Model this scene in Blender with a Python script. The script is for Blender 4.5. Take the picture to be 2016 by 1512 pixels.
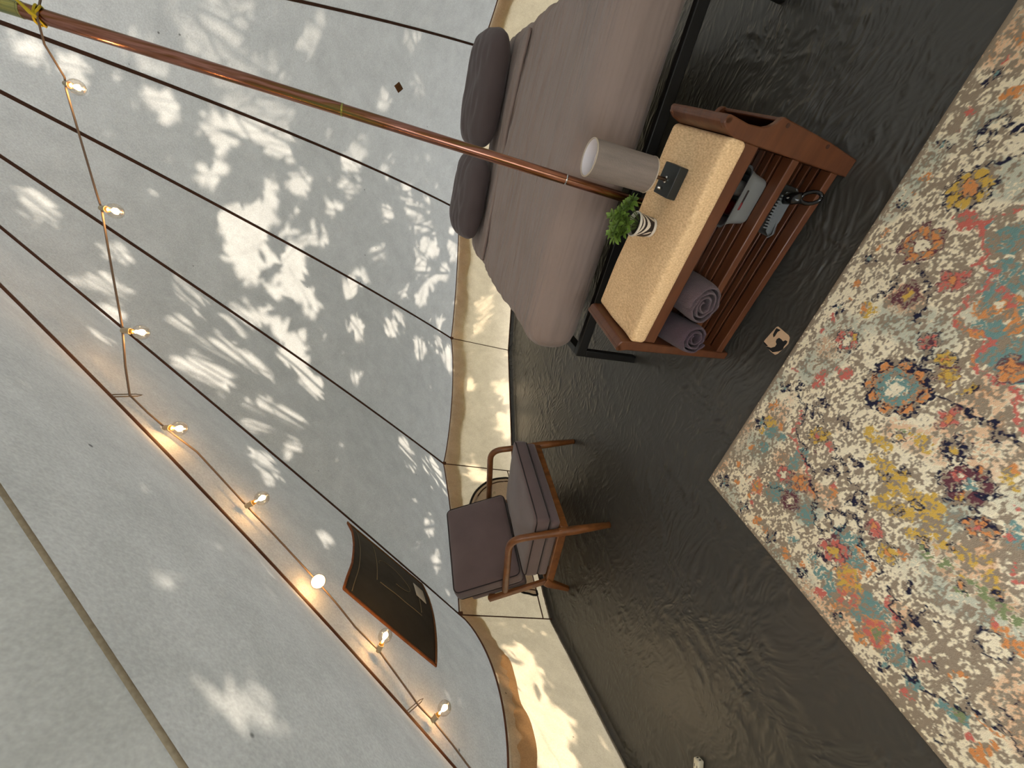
import bpy, bmesh, math, random
import numpy as np
from mathutils import Vector, Matrix, noise
from mathutils.bvhtree import BVHTree

for o in list(bpy.data.objects):
    bpy.data.objects.remove(o, do_unlink=True)
SC = bpy.context.scene
COL = SC.collection
R = math.radians
RNG = random.Random(7)
NP = np.random.default_rng(11)

# ============================ camera ==========================================
CAM_POS = (0.1286, -1.9043, 1.2633)
CAM_YAW, CAM_PITCH, CAM_ROLL, CAM_F = 0.5895, -0.3171, 0.0947, 824.77     # focal length in pixels of a 2016 px wide frame
def make_camera():
    cy, sy, cp, sp = math.cos(CAM_YAW), math.sin(CAM_YAW), math.cos(CAM_PITCH), math.sin(CAM_PITCH)
    fw = Vector((-sy*cp, cy*cp, sp)); right = Vector((cy, sy, 0)); up = right.cross(fw)
    cr, sr = math.cos(CAM_ROLL), math.sin(CAM_ROLL)
    X = right*sr - up*cr          # the phone was held on its side: the frame's right is the room's down
    Y = right*cr + up*sr
    Z = -fw
    cam = bpy.data.cameras.new('camera'); ob = bpy.data.objects.new('camera', cam); COL.objects.link(ob)
    ob.matrix_world = Matrix(((X.x,Y.x,Z.x,CAM_POS[0]),(X.y,Y.y,Z.y,CAM_POS[1]),(X.z,Y.z,Z.z,CAM_POS[2]),(0,0,0,1)))
    cam.sensor_fit = 'HORIZONTAL'; cam.sensor_width = 36.0; cam.lens = CAM_F/2016*36.0
    cam.clip_start = 0.02; cam.clip_end = 200
    SC.camera = ob
make_camera()

# ============================ light ===========================================
SUN_AZ, SUN_EL = 172.0, 42.0
SUN_STRENGTH, SUN_COLOR = 17.0, (1.0, 0.92, 0.78)
SKY_STRENGTH, SKY_COLOR = 5.2, (0.89, 0.95, 1.0)
EXPOSURE = 0.68
_a, _e = R(SUN_AZ), R(SUN_EL)
SUN_DIR = np.array([math.cos(_e)*math.cos(_a), math.cos(_e)*math.sin(_a), math.sin(_e)])   # towards the sun
w = bpy.data.worlds.new('sky'); SC.world = w; w.use_nodes = True
w.node_tree.nodes['Background'].inputs[0].default_value = (*SKY_COLOR, 1)
w.node_tree.nodes['Background'].inputs[1].default_value = SKY_STRENGTH
sl = bpy.data.lights.new('sun', 'SUN'); sl.energy = SUN_STRENGTH; sl.color = SUN_COLOR; sl.angle = R(0.53)
so = bpy.data.objects.new('sun', sl); COL.objects.link(so)
so.rotation_euler = Vector(SUN_DIR).to_track_quat('Z', 'Y').to_euler(); so.location = Vector(SUN_DIR)*12
SC.view_settings.view_transform = 'Standard'; SC.view_settings.look = 'None'
SC.view_settings.exposure = EXPOSURE; SC.view_settings.gamma = 1.0
SC.view_settings.use_curve_mapping = False
SC.cycles.max_bounces = 5; SC.cycles.diffuse_bounces = 3; SC.cycles.glossy_bounces = 2; SC.cycles.transmission_bounces = 3; SC.cycles.transparent_max_bounces = 8
SC.cycles.adaptive_threshold = .02
SC.cycles.caustics_reflective = False; SC.cycles.caustics_refractive = False

# ============================ helpers =========================================
def srgb(r, g, b):
    f = lambda c: c/12.92 if c <= 0.04045 else ((c+0.055)/1.055)**2.4
    return (f(r/255), f(g/255), f(b/255))
MATS = {}
def mat(name, col=(.5,.5,.5), rough=.6, metal=0.0, var=0.0, scale=8.0, stretch=(1,1,1), bump=0.0, bscale=60.0, bstretch=None,
        spec=0.5, sheen=0.0, coat=0.0, col2=None, detail=4.0, bdist=0.01):
    m = bpy.data.materials.new(name); m.use_nodes = True
    nt = m.node_tree; N = nt.nodes; Lk = nt.links
    b = N['Principled BSDF']
    b.inputs['Roughness'].default_value = rough; b.inputs['Metallic'].default_value = metal
    b.inputs['Specular IOR Level'].default_value = spec
    b.inputs['Sheen Weight'].default_value = sheen; b.inputs['Coat Weight'].default_value = coat
    tc = N.new('ShaderNodeTexCoord')
    if var > 0 or col2 is not None:
        mp = N.new('ShaderNodeMapping'); mp.inputs['Scale'].default_value = stretch
        Lk.new(tc.outputs['Object'], mp.inputs[0])
        nz = N.new('ShaderNodeTexNoise'); nz.inputs['Scale'].default_value = scale; nz.inputs['Detail'].default_value = detail
        Lk.new(mp.outputs[0], nz.inputs['Vector'])
        cr = N.new('ShaderNodeValToRGB')
        c2 = col2 if col2 is not None else tuple(c*(1-var) for c in col)
        c1 = col if col2 is not None else tuple(min(1, c*(1+var)) for c in col)
        cr.color_ramp.elements[0].position = .3; cr.color_ramp.elements[1].position = .7
        cr.color_ramp.elements[0].color = (*c2, 1); cr.color_ramp.elements[1].color = (*c1, 1)
        Lk.new(nz.outputs['Fac'], cr.inputs[0]); Lk.new(cr.outputs[0], b.inputs['Base Color'])
    else:
        b.inputs['Base Color'].default_value = (*col, 1)
    if bump > 0:
        mp2 = N.new('ShaderNodeMapping'); mp2.inputs['Scale'].default_value = bstretch or (1,1,1)
        Lk.new(tc.outputs['Object'], mp2.inputs[0])
        n2 = N.new('ShaderNodeTexNoise'); n2.inputs['Scale'].default_value = bscale; n2.inputs['Detail'].default_value = 3
        Lk.new(mp2.outputs[0], n2.inputs['Vector'])
        bp = N.new('ShaderNodeBump'); bp.inputs['Strength'].default_value = bump; bp.inputs['Distance'].default_value = bdist
        Lk.new(n2.outputs['Fac'], bp.inputs['Height']); Lk.new(bp.outputs[0], b.inputs['Normal'])
    MATS[name] = m
    return m

def canvas_mat(name, col, trans_col, mix=0.55, speck=True, weave=True):
    """woven cotton: part of the light is scattered back, part comes through"""
    m = bpy.data.materials.new(name); m.use_nodes = True
    nt = m.node_tree; N = nt.nodes; Lk = nt.links
    N.remove(N['Principled BSDF']); out = N['Material Output']
    tc = N.new('ShaderNodeTexCoord')
    nz = N.new('ShaderNodeTexNoise'); nz.inputs['Scale'].default_value = 9; nz.inputs['Detail'].default_value = 4; nz.inputs['Roughness'].default_value = .75
    Lk.new(tc.outputs['Object'], nz.inputs['Vector'])
    nf = N.new('ShaderNodeTexNoise'); nf.inputs['Scale'].default_value = 170; nf.inputs['Detail'].default_value = 1
    Lk.new(tc.outputs['Object'], nf.inputs['Vector'])
    add = N.new('ShaderNodeMath'); add.operation = 'ADD'; Lk.new(nz.outputs['Fac'], add.inputs[0])
    mul = N.new('ShaderNodeMath'); mul.operation = 'MULTIPLY'; mul.inputs[1].default_value = .8; Lk.new(nf.outputs['Fac'], mul.inputs[0]); Lk.new(mul.outputs[0], add.inputs[1])
    rp = N.new('ShaderNodeMapRange'); rp.inputs['From Min'].default_value = .6; rp.inputs['From Max'].default_value = 1.2
    rp.inputs['To Min'].default_value = .84; rp.inputs['To Max'].default_value = 1.12; Lk.new(add.outputs[0], rp.inputs['Value'])
    # sparse dark flecks of grit caught in the cloth
    vo = N.new('ShaderNodeTexVoronoi'); vo.inputs['Scale'].default_value = 7.0; Lk.new(tc.outputs['Object'], vo.inputs['Vector'])
    fl = N.new('ShaderNodeMapRange'); fl.inputs['From Min'].default_value = .022; fl.inputs['From Max'].default_value = .04
    fl.inputs['To Min'].default_value = .35; fl.inputs['To Max'].default_value = 1.0; Lk.new(vo.outputs['Distance'], fl.inputs['Value'])
    mm = N.new('ShaderNodeMath'); mm.operation = 'MULTIPLY'; Lk.new(rp.outputs[0], mm.inputs[0])
    if speck: Lk.new(fl.outputs[0], mm.inputs[1])
    else: mm.inputs[1].default_value = 1
    def tint(c):
        v = N.new('ShaderNodeVectorMath'); v.operation = 'SCALE'; v.inputs[0].default_value = c; Lk.new(mm.outputs[0], v.inputs['Scale']); return v
    d = N.new('ShaderNodeBsdfDiffuse'); t = N.new('ShaderNodeBsdfTranslucent'); mx = N.new('ShaderNodeMixShader'); mx.inputs[0].default_value = mix
    Lk.new(tint(col).outputs[0], d.inputs['Color']); Lk.new(tint(trans_col).outputs[0], t.inputs['Color'])
    if weave:
        bp = N.new('ShaderNodeBump'); bp.inputs['Strength'].default_value = .35; bp.inputs['Distance'].default_value = .003
        Lk.new(nf.outputs['Fac'], bp.inputs['Height']); Lk.new(bp.outputs[0], d.inputs['Normal']); Lk.new(bp.outputs[0], t.inputs['Normal'])
    Lk.new(d.outputs[0], mx.inputs[1]); Lk.new(t.outputs[0], mx.inputs[2]); Lk.new(mx.outputs[0], out.inputs['Surface'])
    MATS[name] = m
    return m

class MB:
    """collects shapes, builds ONE mesh object"""
    def __init__(s): s.v = []; s.f = []
    def add(s, v, f):
        n = len(s.v); s.v += [tuple(p) for p in v]; s.f += [tuple(i+n for i in q) for q in f]; return s
    def box(s, x0, x1, y0, y1, z0, z1, M=None):
        v = [(x,y,z) for x in (x0,x1) for y in (y0,y1) for z in (z0,z1)]
        if M is not None: v = [tuple(M @ Vector(p)) for p in v]
        return s.add(v, [(0,1,3,2),(4,6,7,5),(0,4,5,1),(2,3,7,6),(0,2,6,4),(1,5,7,3)])
    def bar(s, a, b, wx, wy, up=(0,0,1)):
        a, b = Vector(a), Vector(b); d = (b-a).normalized(); u = Vector(up)
        sd = d.cross(u)
        if sd.length < 1e-4: sd = d.cross(Vector((1,0,0)))
        sd.normalize(); u2 = sd.cross(d)
        v = []
        for p in (a, b):
            for (i, j) in ((-1,-1),(1,-1),(1,1),(-1,1)): v.append(p + sd*i*wx/2 + u2*j*wy/2)
        return s.add(v, [(0,1,2,3),(7,6,5,4),(0,4,5,1),(1,5,6,2),(2,6,7,3),(3,7,4,0)])
    def tube(s, pts, r, n=8, cap=True, flat=1.0):
        pts = [Vector(p) for p in pts]; m = len(pts)
        rs = r if isinstance(r, (list, tuple)) else [r]*m
        v = []; ref = None
        for i, p in enumerate(pts):
            d = (pts[min(i+1, m-1)] - pts[max(i-1, 0)])
            d = d.normalized() if d.length > 1e-9 else Vector((0,0,1))
            if ref is None:
                ref = d.cross(Vector((0,0,1)))
                if ref.length < 1e-3: ref = d.cross(Vector((1,0,0)))
            ref = (ref - d*ref.dot(d)).normalized(); b = d.cross(ref)
            for k in range(n):
                a = 2*math.pi*k/n; v.append(p + ref*math.cos(a)*rs[i] + b*math.sin(a)*rs[i]*flat)
        f = [(i*n+k, i*n+(k+1) % n, (i+1)*n+(k+1) % n, (i+1)*n+k) for i in range(m-1) for k in range(n)]
        if cap: f += [tuple(range(n-1, -1, -1)), tuple((m-1)*n+k for k in range(n))]
        return s.add(v, f)
    def lathe(s, prof, n=24, M=None, cap=False):
        v = []
        for r, z in prof:
            for k in range(n):
                a = 2*math.pi*k/n; p = Vector((r*math.cos(a), r*math.sin(a), z)); v.append(M @ p if M is not None else p)
        f = [(i*n+k, i*n+(k+1) % n, (i+1)*n+(k+1) % n, (i+1)*n+k) for i in range(len(prof)-1) for k in range(n)]
        if cap: f += [tuple(range(n-1, -1, -1)), tuple((len(prof)-1)*n+k for k in range(n))]
        return s.add(v, f)
    def prism(s, poly, fn0, fn1):
        n = len(poly); v = [fn0(*p) for p in poly] + [fn1(*p) for p in poly]
        return s.add(v, [tuple(range(n-1, -1, -1)), tuple(range(n, 2*n))] + [(i, (i+1) % n, n+(i+1) % n, n+i) for i in range(n)])
    def grid(s, fn, nu, nv):
        v = [fn(i/nu, j/nv) for i in range(nu+1) for j in range(nv+1)]
        f = [(i*(nv+1)+j, (i+1)*(nv+1)+j, (i+1)*(nv+1)+j+1, i*(nv+1)+j+1) for i in range(nu) for j in range(nv)]
        return s.add(v, f)
    def rbox(s, c, h, r, n=8, fn=None):
        """rounded box: centre, half sizes, corner radius; fn may move each point"""
        idx = {}; V = []; F = []
        inner = [max(1e-4, h[i]-r) for i in range(3)]
        nn = n if isinstance(n, (tuple, list)) else (n, n, n)
        def samples(k, cnt):
            arc = 4; core = max(1, cnt)
            ts = [-1 + 0.0*i for i in range(1)]
            a = [-h[k] + r*(1-math.cos(math.pi/2*i/arc)) for i in range(arc)]
            b = [-inner[k] + 2*inner[k]*i/core for i in range(core+1)]
            return a + b + [-x for x in a[::-1]]
        S = [samples(k, nn[k]) for k in range(3)]
        def vid(p):
            key = tuple(round(x, 5) for x in p)
            if key not in idx:
                q = [max(-inner[i], min(inner[i], p[i])) for i in range(3)]
                d = Vector([p[i]-q[i] for i in range(3)])
                if d.length > 1e-9: d = d.normalized()*r
                P = Vector(q) + d
                nrm = d.normalized() if d.length > 1e-9 else Vector((0,0,0))
                P = Vector(c) + P
                if fn: P = fn(P, nrm)
                idx[key] = len(V); V.append(tuple(P))
            return idx[key]
        for ax in range(3):
            u, w_ = (ax+1) % 3, (ax+2) % 3
            for sg in (-1, 1):
                for i in range(len(S[u])-1):
                    for j in range(len(S[w_])-1):
                        q = []
                        for a, b in ((i,j),(i+1,j),(i+1,j+1),(i,j+1)):
                            p = [0,0,0]; p[ax] = sg*h[ax]; p[u] = S[u][a]; p[w_] = S[w_][b]; q.append(vid(p))
                        q = q if sg > 0 else q[::-1]
                        if len(set(q)) == 4: F.append(tuple(q))
        return s.add(V, F)
    def build(s, name, m, parent=None, smooth=True, bevel=0.0, seg=2, angle=35, loc=None, sub=0, solid=0.0):
        me = bpy.data.meshes.new(name); me.from_pydata(s.v, [], s.f); me.validate(); me.update()
        o = bpy.data.objects.new(name, me); COL.objects.link(o)
        if m is not None: me.materials.append(MATS[m] if isinstance(m, str) else m)
        if smooth:
            me.polygons.foreach_set('use_smooth', [True]*len(me.polygons))
            if smooth != 'full': me.set_sharp_from_angle(angle=R(angle))
        if parent is not None: o.parent = parent
        if loc is not None: o.location = loc
        if solid: md = o.modifiers.new('solid', 'SOLIDIFY'); md.thickness = solid; md.offset = 0
        if bevel > 0:
            md = o.modifiers.new('bevel', 'BEVEL'); md.width = bevel; md.segments = seg; md.limit_method = 'ANGLE'; md.angle_limit = R(40)
        if sub: md = o.modifiers.new('sub', 'SUBSURF'); md.levels = sub; md.render_levels = sub
        return o
def empty(name, loc=(0,0,0), rz=0.0):
    o = bpy.data.objects.new(name, None); COL.objects.link(o); o.location = loc; o.rotation_euler = (0,0,rz); o.empty_display_size = .1
    return o
def tag(o, label=None, cat=None, group=None, kind=None):
    if label: o['label'] = label
    if cat: o['category'] = cat
    if group: o['group'] = group
    if kind: o['kind'] = kind
    return o
def fbm(x, y, z, sc=1.0, oct_=3):
    return noise.fractal(Vector((x*sc, y*sc, z*sc)), 1.0, 2.0, oct_)

# ============================ materials =======================================
canvas_mat('roof_canvas', (.55,.53,.49), (.172,.166,.158), .5)
canvas_mat('wall_canvas', (.62,.53,.40), (.27,.216,.15), .5)
canvas_mat('tan_valance', (.50,.33,.19), (.52,.32,.17), .5, speck=False, weave=False)
canvas_mat('vent_screen', (.50,.40,.32), (.62,.50,.40), .5, speck=False)
mat('seam_tape', srgb(74,44,28), .8, var=.2, scale=30)
mat('eave_tape', srgb(92,54,30), .8, var=.2, scale=30)
mat('rust_binding', srgb(128,72,30), .8, var=.25, scale=40, bump=.3, bscale=300)
mat('vent_cloth', srgb(62,54,42), .75, var=.35, scale=5, bump=.4, bscale=14)
mat('stitch', srgb(126,112,88), .8)
mat('tag_white', srgb(214,205,188), .8)
mat('patch_brown', srgb(112,72,34), .8, var=.2, scale=80)
mat('black_zip', srgb(28,24,22), .5, bump=.4, bscale=400)
mat('rubber_black', srgb(24,26,26), .6)
def pole_mat(name, stops):
    m = mat(name, srgb(150,112,82), .24, metal=1.0); nt = m.node_tree; N = nt.nodes; Lk = nt.links
    mp = N.new('ShaderNodeMapping'); mp.inputs['Scale'].default_value = (38,38,1.1); Lk.new(N['Texture Coordinate'].outputs['Object'], mp.inputs[0])
    nz = N.new('ShaderNodeTexNoise'); nz.inputs['Scale'].default_value = 1.0; nz.inputs['Detail'].default_value = 2; Lk.new(mp.outputs[0], nz.inputs['Vector'])
    cr = N.new('ShaderNodeValToRGB'); el = cr.color_ramp.elements
    while len(el) < len(stops): el.new(.5)
    for e, (p, c) in zip(el, stops): e.position = p; e.color = (*srgb(*c), 1)
    Lk.new(nz.outputs['Fac'], cr.inputs[0]); Lk.new(cr.outputs[0], N['Principled BSDF'].inputs['Base Color'])
pole_mat('pole_metal', [(.30,(124,116,66)),(.42,(126,84,54)),(.52,(160,114,100)),(.62,(122,80,52)),(.72,(126,118,70))])
pole_mat('pole_brass', [(.3,(160,160,84)),(.5,(172,164,96)),(.7,(132,140,100))])
mat('yellow_cord', srgb(205,180,30), .7)
mat('light_cord', srgb(120,100,84), .6)
mat('socket_white', srgb(176,164,140), .5)
mat('brass_thread', srgb(220,170,90), .35, metal=1.0)
mat('wire_grey', srgb(110,98,86), .5, metal=.6)
mat('bed_metal', srgb(14,14,15), .45)
mat('sheet', srgb(150,132,124), .9, var=.05, scale=4, bump=1.0, bscale=1.0, bstretch=(1.3,21,7), sheen=.15, bdist=.03)
mat('pillow_cloth', srgb(92,80,80), .92, var=.06, scale=5, bump=.12, bscale=420, sheen=.15)
mat('bench_wood', srgb(106,62,36), .42, col2=srgb(82,44,24), scale=5, stretch=(1.2,6,6), detail=6, coat=.15, bump=.06, bscale=120, bstretch=(.1,1,1))
mat('bench_linen', srgb(252,218,170), .95, col2=srgb(216,174,126), scale=150, stretch=(1.6,.6,1), detail=5, bump=.5, bscale=420, bstretch=(1,.35,1), bdist=.003)
mat('screw_cap', srgb(60,32,20), .5)
mat('shade_linen', srgb(134,122,114), .95, var=.12, scale=70, stretch=(1,1,.12), bump=.3, bscale=300)
mat('shade_lining', srgb(232,226,226), .9)
mat('shade_rim', srgb(190,176,158), .8)
mat('lamp_black', srgb(30,34,33), .45)
mat('chrome', srgb(215,215,210), .18, metal=1.0)
mat('lamp_stem', srgb(120,100,86), .3, metal=1.0)
mat('leaf_green', srgb(120,150,60), .55, var=.45, scale=26)
mat('stem_green', srgb(84,98,44), .6)
mat('soil', srgb(52,44,34), .95)
mat('tote_grey', srgb(120,122,122), .5, var=.05, scale=10)
mat('dark_red', srgb(110,16,22), .4)
mat('dark_item', srgb(40,34,34), .4)
mat('pale_item', srgb(150,148,142), .5)
mat('dustpan_grey', srgb(104,108,110), .5)
mat('handle_black', srgb(16,16,17), .22)
mat('towel_mauve', srgb(94,76,80), 1.0, var=.15, scale=30, bump=1.0, bscale=420, sheen=.15, bdist=.004)
mat('towel_plum', srgb(78,58,68), 1.0, var=.15, scale=30, bump=1.0, bscale=420, sheen=.15, bdist=.004)
mat('chair_wood', srgb(142,88,44), .42, col2=srgb(104,60,28), scale=6, stretch=(3,8,3), detail=6, coat=.2)
mat('chair_velvet', srgb(110,92,91), .85, var=.10, scale=6, bump=.2, bscale=240, sheen=.35)
mat('chair_piping', srgb(44,36,38), .8)
mat('sticker_tan', srgb(206,172,138), .8, var=.05, scale=60)
mat('sticker_black', srgb(24,22,22), .8)
mat('plug_white', srgb(226,220,198), .5)
mat('tree_bark', srgb(92,76,60), .95, var=.3, scale=8, bump=.6, bscale=20)
mat('ground_grass', srgb(96,98,58), 1.0, var=.35, scale=2.5)
def foliage_mat():
    m = bpy.data.materials.new('tree_leaf'); m.use_nodes = True; nt = m.node_tree; N = nt.nodes
    N.remove(N['Principled BSDF']); d = N.new('ShaderNodeBsdfDiffuse'); t = N.new('ShaderNodeBsdfTranslucent'); mx = N.new('ShaderNodeMixShader')
    d.inputs[0].default_value = (*srgb(84,108,44), 1); t.inputs[0].default_value = (*srgb(110,140,40), 1); mx.inputs[0].default_value = .3
    nt.links.new(d.outputs[0], N['Material Output'].inputs[0]); N.remove(t); N.remove(mx)
    MATS['tree_leaf'] = m
foliage_mat()
def groundsheet_mat():
    m = mat('groundsheet', srgb(64,62,58), .36, spec=.55)
    nt = m.node_tree; N = nt.nodes; Lk = nt.links; b = N['Principled BSDF']; tc = N['Texture Coordinate']
    # crinkles: warped, stretched noise in two directions
    w1 = N.new('ShaderNodeTexNoise'); w1.inputs['Scale'].default_value = 2.2; w1.inputs['Detail'].default_value = 2
    Lk.new(tc.outputs['Object'], w1.inputs['Vector'])
    vm = N.new('ShaderNodeVectorMath'); vm.operation = 'MULTIPLY_ADD'; vm.inputs[1].default_value = (.35,.35,.35)
    Lk.new(w1.outputs['Color'], vm.inputs[0]); Lk.new(tc.outputs['Object'], vm.inputs[2])
    heights = []
    for (sc, st, rot) in ((16,(1,.36,1),.5),(30,(.4,1,1),.25),(60,(.55,1,1),-.6)):
        mp = N.new('ShaderNodeMapping'); mp.inputs['Scale'].default_value = st; mp.inputs['Rotation'].default_value = (0,0,rot)
        Lk.new(vm.outputs[0], mp.inputs[0])
        n = N.new('ShaderNodeTexNoise'); n.noise_type = 'RIDGED_MULTIFRACTAL'; n.inputs['Scale'].default_value = sc; n.inputs['Detail'].default_value = 3
        Lk.new(mp.outputs[0], n.inputs['Vector']); heights.append(n)
    # the sheet is creased most under the bed and along the walls, smooth in the middle of the floor
    mask = N.new('ShaderNodeTexNoise'); mask.inputs['Scale'].default_value = 1.1; mask.inputs['Detail'].default_value = 1
    Lk.new(tc.outputs['Object'], mask.inputs['Vector'])
    mr = N.new('ShaderNodeMapRange'); mr.inputs['From Min'].default_value = .42; mr.inputs['From Max'].default_value = .62
    mr.inputs['To Min'].default_value = .35; mr.inputs['To Max'].default_value = 1.0; Lk.new(mask.outputs['Fac'], mr.inputs['Value'])
    a1 = N.new('ShaderNodeMath'); a1.operation = 'ADD'; Lk.new(heights[0].outputs['Fac'], a1.inputs[0]); Lk.new(heights[1].outputs['Fac'], a1.inputs[1])
    a2 = N.new('ShaderNodeMath'); a2.operation = 'MULTIPLY_ADD'; a2.inputs[1].default_value = .4; Lk.new(heights[2].outputs['Fac'], a2.inputs[0]); Lk.new(a1.outputs[0], a2.inputs[2])
    a3 = N.new('ShaderNodeMath'); a3.operation = 'MULTIPLY'; Lk.new(a2.outputs[0], a3.inputs[0]); Lk.new(mr.outputs[0], a3.inputs[1])
    bp = N.new('ShaderNodeBump'); bp.inputs['Strength'].default_value = 1.0; bp.inputs['Distance'].default_value = .013
    Lk.new(a3.outputs[0], bp.inputs['Height']); Lk.new(bp.outputs[0], b.inputs['Normal'])
groundsheet_mat()
def glass_mat():
    m = bpy.data.materials.new('bulb_glass'); m.use_nodes = True; nt = m.node_tree; N = nt.nodes; Lk = nt.links
    N.remove(N['Principled BSDF'])
    t = N.new('ShaderNodeBsdfTransparent'); t.inputs[0].default_value = (1,.96,.9,1)
    g = N.new('ShaderNodeBsdfGlossy'); g.inputs['Roughness'].default_value = .05
    lw = N.new('ShaderNodeLayerWeight'); lw.inputs[0].default_value = .35
    mr = N.new('ShaderNodeMapRange'); mr.inputs['To Min'].default_value = .08; mr.inputs['To Max'].default_value = .75; Lk.new(lw.outputs['Facing'], mr.inputs['Value'])
    mx = N.new('ShaderNodeMixShader'); Lk.new(mr.outputs[0], mx.inputs[0]); Lk.new(t.outputs[0], mx.inputs[1]); Lk.new(g.outputs[0], mx.inputs[2])
    Lk.new(mx.outputs[0], N['Material Output'].inputs[0]); MATS['bulb_glass'] = m
    m = bpy.data.materials.new('filament'); m.use_nodes = True; N = m.node_tree.nodes; N.remove(N['Principled BSDF'])
    e = N.new('ShaderNodeEmission'); e.inputs[0].default_value = (1,.72,.38,1); e.inputs[1].default_value = 26
    m.node_tree.links.new(e.outputs[0], N['Material Output'].inputs[0]); MATS['filament'] = m
glass_mat()
def pot_mat():
    m = mat('pot_stripes', srgb(222,214,200), .45); nt = m.node_tree; N = nt.nodes; Lk = nt.links; tc = N['Texture Coordinate']
    outs = []
    for loc in ((-.031,-.013,-.045),(.012,-.034,-.020)):
        mp = N.new('ShaderNodeMapping'); mp.inputs['Location'].default_value = loc; Lk.new(tc.outputs['Object'], mp.inputs[0])
        wv = N.new('ShaderNodeTexWave'); wv.wave_type = 'RINGS'; wv.rings_direction = 'SPHERICAL'; wv.inputs['Scale'].default_value = 42
        Lk.new(mp.outputs[0], wv.inputs['Vector']); outs.append((wv, mp))
    ln = [N.new('ShaderNodeVectorMath') for _ in outs]
    for l, (wv, mp) in zip(ln, outs): l.operation = 'LENGTH'; Lk.new(mp.outputs[0], l.inputs[0])
    lt = N.new('ShaderNodeMath'); lt.operation = 'LESS_THAN'; Lk.new(ln[0].outputs['Value'], lt.inputs[0]); Lk.new(ln[1].outputs['Value'], lt.inputs[1])
    mx = N.new('ShaderNodeMix'); Lk.new(lt.outputs[0], mx.inputs[0]); Lk.new(outs[0][0].outputs['Fac'], mx.inputs[2]); Lk.new(outs[1][0].outputs['Fac'], mx.inputs[3])
    cr = N.new('ShaderNodeValToRGB'); cr.color_ramp.interpolation = 'CONSTANT'
    cr.color_ramp.elements[0].color = (*srgb(30,26,30), 1); cr.color_ramp.elements[1].position = .5; cr.color_ramp.elements[1].color = (*srgb(222,214,200), 1)
    Lk.new(mx.outputs[0], cr.inputs[0]); Lk.new(cr.outputs[0], N['Principled BSDF'].inputs['Base Color'])
pot_mat()
mat('pot_white', srgb(222,214,200), .45)

# ---- tent shape (pure maths) -------------------------------------------------
APEX = np.array([0.036, 0.001, 3.155])
POLE_FOOT = np.array([-0.0445, -0.337, 0.0])
EAVE = np.array([[0.487,2.406,0.684],[-0.767,2.338,0.645],[-1.799,1.669,0.598],[-2.39,0.578,0.658],
 [-2.362,-0.676,0.665],[-1.626,-1.672,0.775],[-0.70,-2.295,0.87],[0.12,-2.36,1.95],[0.95,-2.20,0.85],
 [1.94,-1.50,0.65],[2.45,0.12,0.65],[1.77,1.704,0.65]])
FOOT = np.array([[0.557,2.476],[-0.742,2.427],[-1.805,1.573],[-2.459,0.574],[-2.52,-0.678],[-2.10,-1.685],
 [-0.72,-2.36],[0.12,-2.42],[0.97,-2.27],[2.0,-1.55],[2.52,0.12],[1.829,1.76]])
SAG  = [.015,-.011,.034,.033,.02,.061,.03,.03,.03,.03,.03,.03]
SIDE = [-.045,-.067,-.038,-.03,-.012,-.022,0,0,0,0,0,0]
EAVE_SAG = [.015,.012,.035,.008,.09,.03,0,0,.03,.03,.03,.03]     # how far each eave edge hangs between its corners
BULGE = [.02,.02,.02,.025,.05,.05,0,0,.03,.03,.03,.03]            # how far each roof panel sags inwards
def seam_pt(k, t):
    k %= 12; e = EAVE[k]; a = math.atan2(e[1], e[0])
    tang = np.array([-math.sin(a), math.cos(a), 0.0])
    return e + (APEX-e)*t + 4*t*(1-t)*(np.array([0,0,-SAG[k]]) + tang*SIDE[k])
def roof_pt(k, s, t):
    """panel k between seam k (s=0) and seam k+1 (s=1); t=0 at the eave, 1 at the apex"""
    a = seam_pt(k, t); b = seam_pt(k+1, t)
    p = a + (b-a)*s
    n = np.array([-p[0], -p[1], -0.9*math.hypot(p[0],p[1])]); n = n/(np.linalg.norm(n)+1e-6)
    w = 4*s*(1-s)
    p = p + n*BULGE[k % 12]*w*math.sin(math.pi*min(1, t*1.15+.12))**1.0*(1-t)
    p = p + np.array([0,0,-EAVE_SAG[k % 12]])*(w**.8)*max(0, 1-t/0.35)**2
    return p
def wall_pt(k, s, t):
    """wall panel k; t=0 at the floor, 1 at the eave"""
    top = roof_pt(k, s, 0.0)
    fa, fb = FOOT[k % 12], FOOT[(k+1) % 12]
    f = fa + (fb-fa)*s
    bot = np.array([f[0], f[1], 0.0])
    p = bot + (top-bot)*t
    rad = np.array([p[0], p[1], 0]); rad /= np.linalg.norm(rad)
    # creases fanning up from the pegged foot of each seam, and small gathers under the eave
    a0 = math.atan2(t+.05, s*2.2+.02); a1 = math.atan2(t+.05, (1-s)*2.2+.02)
    edge = math.sin(math.pi*s)**.6
    ripple = edge*(0.034*math.sin(a0*36+k)*(1-s)**1.5*t*(1.1-t) + 0.030*math.sin(a1*40+2*k)*s**1.5*t*(1.1-t) + 0.0025*math.sin(s*95+t*6+k)*t**3)
    return p + rad*(0.02*math.sin(math.pi*t)*math.sin(math.pi*s) + ripple)
# ---- end of tent shape ---------------------------------------------------------

DOOR = (6,)                       # open door bay behind the camera; other bay walled off to cut its light
def inward(p, d):
    n = np.array([-p[0], -p[1], -0.9*math.hypot(p[0], p[1])]); return p + n/np.linalg.norm(n)*d
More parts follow.
